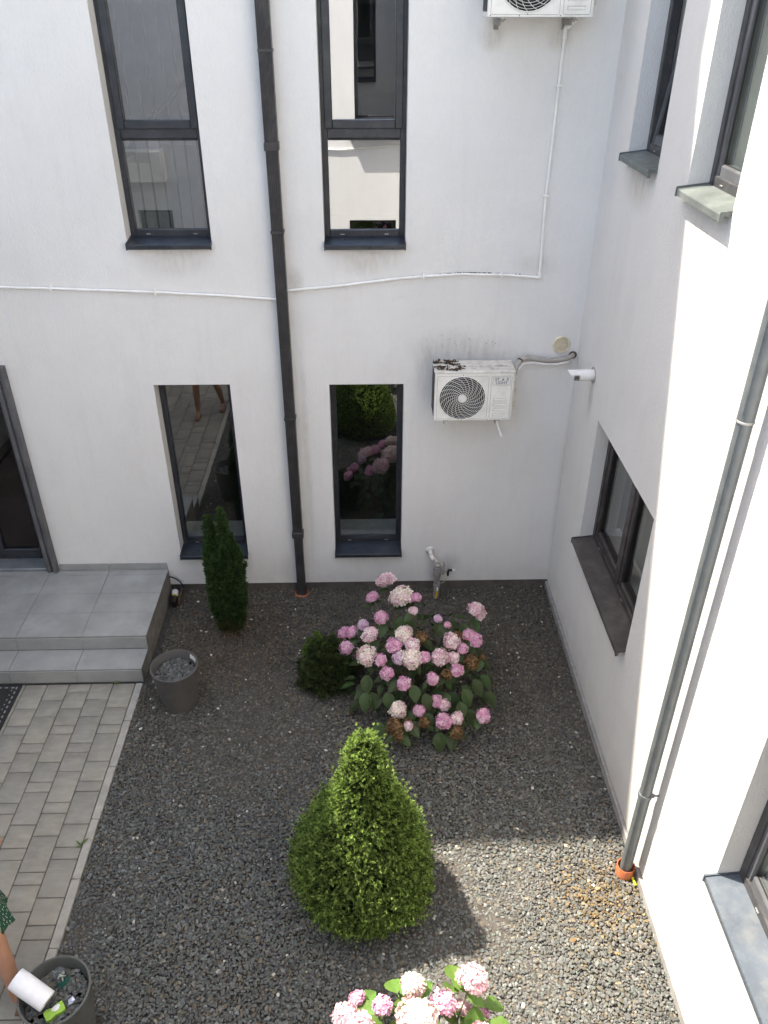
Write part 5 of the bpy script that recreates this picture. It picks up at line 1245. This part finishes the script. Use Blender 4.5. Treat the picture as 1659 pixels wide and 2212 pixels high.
# short dotted dress: bodice and flared skirt with folds
m = MB(); n = 56; v = []
rings = [(.585, .215, .178, -.015), (.60, .215, .180, -.015), (.70, .195, .168, -.005), (.82, .152, .138, .0), (.95, .140, .122, .01), (1.07, .118, .105, .03), (1.18, .128, .115, .055), (1.30, .140, .118, .07), (1.38, .128, .10, .08), (1.42, .095, .082, .088)]
for (zz, ra, rb2, dy) in rings:
    for k in range(n):
        a_ = 2 * math.pi * k / n; fold = 1 + (.085 * math.sin(7 * a_ + 1) + .03 * math.sin(15 * a_)) * max(0, (.95 - zz) / .37)
        v.append((ox + ra * fold * math.cos(a_), oy + dy + rb2 * fold * math.sin(a_), zz + (.018 * math.sin(7 * a_ + 2) if zz < .62 else 0)))
m.add(v, [(i * n + k, i * n + (k + 1) % n, (i + 1) * n + (k + 1) % n, (i + 1) * n + k) for i in range(len(rings) - 1) for k in range(n)])
m.build('dress', 'dress_fabric', ps, True, 80)
for sx, e in ((1, 'elR'), (-1, 'elL')):
    s_, q = Vector(W3(J['shR' if sx > 0 else 'shL'])), Vector(W3(J[e])); m = MB(); m.tube([s_ + Vector((-.03 * sx, 0, .02)), s_, s_.lerp(q, .2), s_.lerp(q, .36)], [.06, .064, .058, .058], 18, False); m.build('sleeve', 'dress_fabric', ps, True, 80)
m = MB(); hc = Vector(W3((0, .10, 1.66))); hv = [(hc.x + a * .108, hc.y - .012 + b * .118, hc.z + .012 + max(c, -.85) * .118) for a, b, c in [(math.sin(t) * math.cos(p), math.sin(t) * math.sin(p), math.cos(t)) for t in [i * 1.9 / 10 + .01 for i in range(11)] for p in [k * 2 * math.pi / 24 for k in range(24)]]]
hv = [(x_, y_ - (.02 if z_ < hc.z else 0), z_ - (.06 if z_ < hc.z - .0 and y_ < hc.y else 0)) for x_, y_, z_ in hv]
m.add(hv, [(i * 24 + k, i * 24 + (k + 1) % 24, (i + 1) * 24 + (k + 1) % 24, (i + 1) * 24 + k) for i in range(10) for k in range(24)]); m.build('hair', 'hair', ps, True, 80)
# simple face
for nm, q, r_ in (('nose', (0, .212, 1.635), .014), ('ear', (.088, .115, 1.64), .020), ('ear', (-.088, .115, 1.64), .020)):
    m = MB(); c_ = W3(q); m.add([(c_[0] + a * r_ * (.55 if nm == 'ear' else .8), c_[1] + b * r_, c_[2] + c * r_ * 1.5) for a, b, c in ICO], [tuple(f) for f in ICOF]); m.build(nm, 'skin', ps, True, 180)
for sx in (-1, 1):
    m = MB(); c_ = W3((.032 * sx, .196, 1.662)); m.add([(c_[0] + a * .012, c_[1] + b * .006, c_[2] + c * .006) for a, b, c in ICO], [tuple(f) for f in ICOF]); m.build('eye', 'hair', ps, True, 180)
m = MB(); c_ = W3((0, .196, 1.592)); m.add([(c_[0] + a * .022, c_[1] + b * .008, c_[2] + c * .006) for a, b, c in ICO], [tuple(f) for f in ICOF]); m.build('mouth', 'sandal', ps, True, 180)
for a_, b_ in (('anR', 'toR'), ('anL', 'toL')):
    p, q = J[a_], J[b_]
    m = MB(); y0_, y1_ = p[1] - .045, q[1] + .035; cx_ = (p[0] + q[0]) / 2
    m.prism([(-.030, y0_), (.030, y0_), (.042, (y0_ + y1_) / 2 + .03), (.036, y1_), (-.030, y1_), (-.036, (y0_ + y1_) / 2 + .03)], lambda w_: (ox + cx_ + w_[0], oy + w_[1], .001), lambda w_: (ox + cx_ + w_[0], oy + w_[1], .014)); m.build('sandal', 'sandal', ps)
# wrist band on the forward arm
m = MB(); wv, ev = Vector(W3(J['wrR'])), Vector(W3(J['elR'])); m.tube([wv.lerp(ev, .05), wv.lerp(ev, .22)], .034, 16, False); m.build('bracelet', 'label_white', ps)
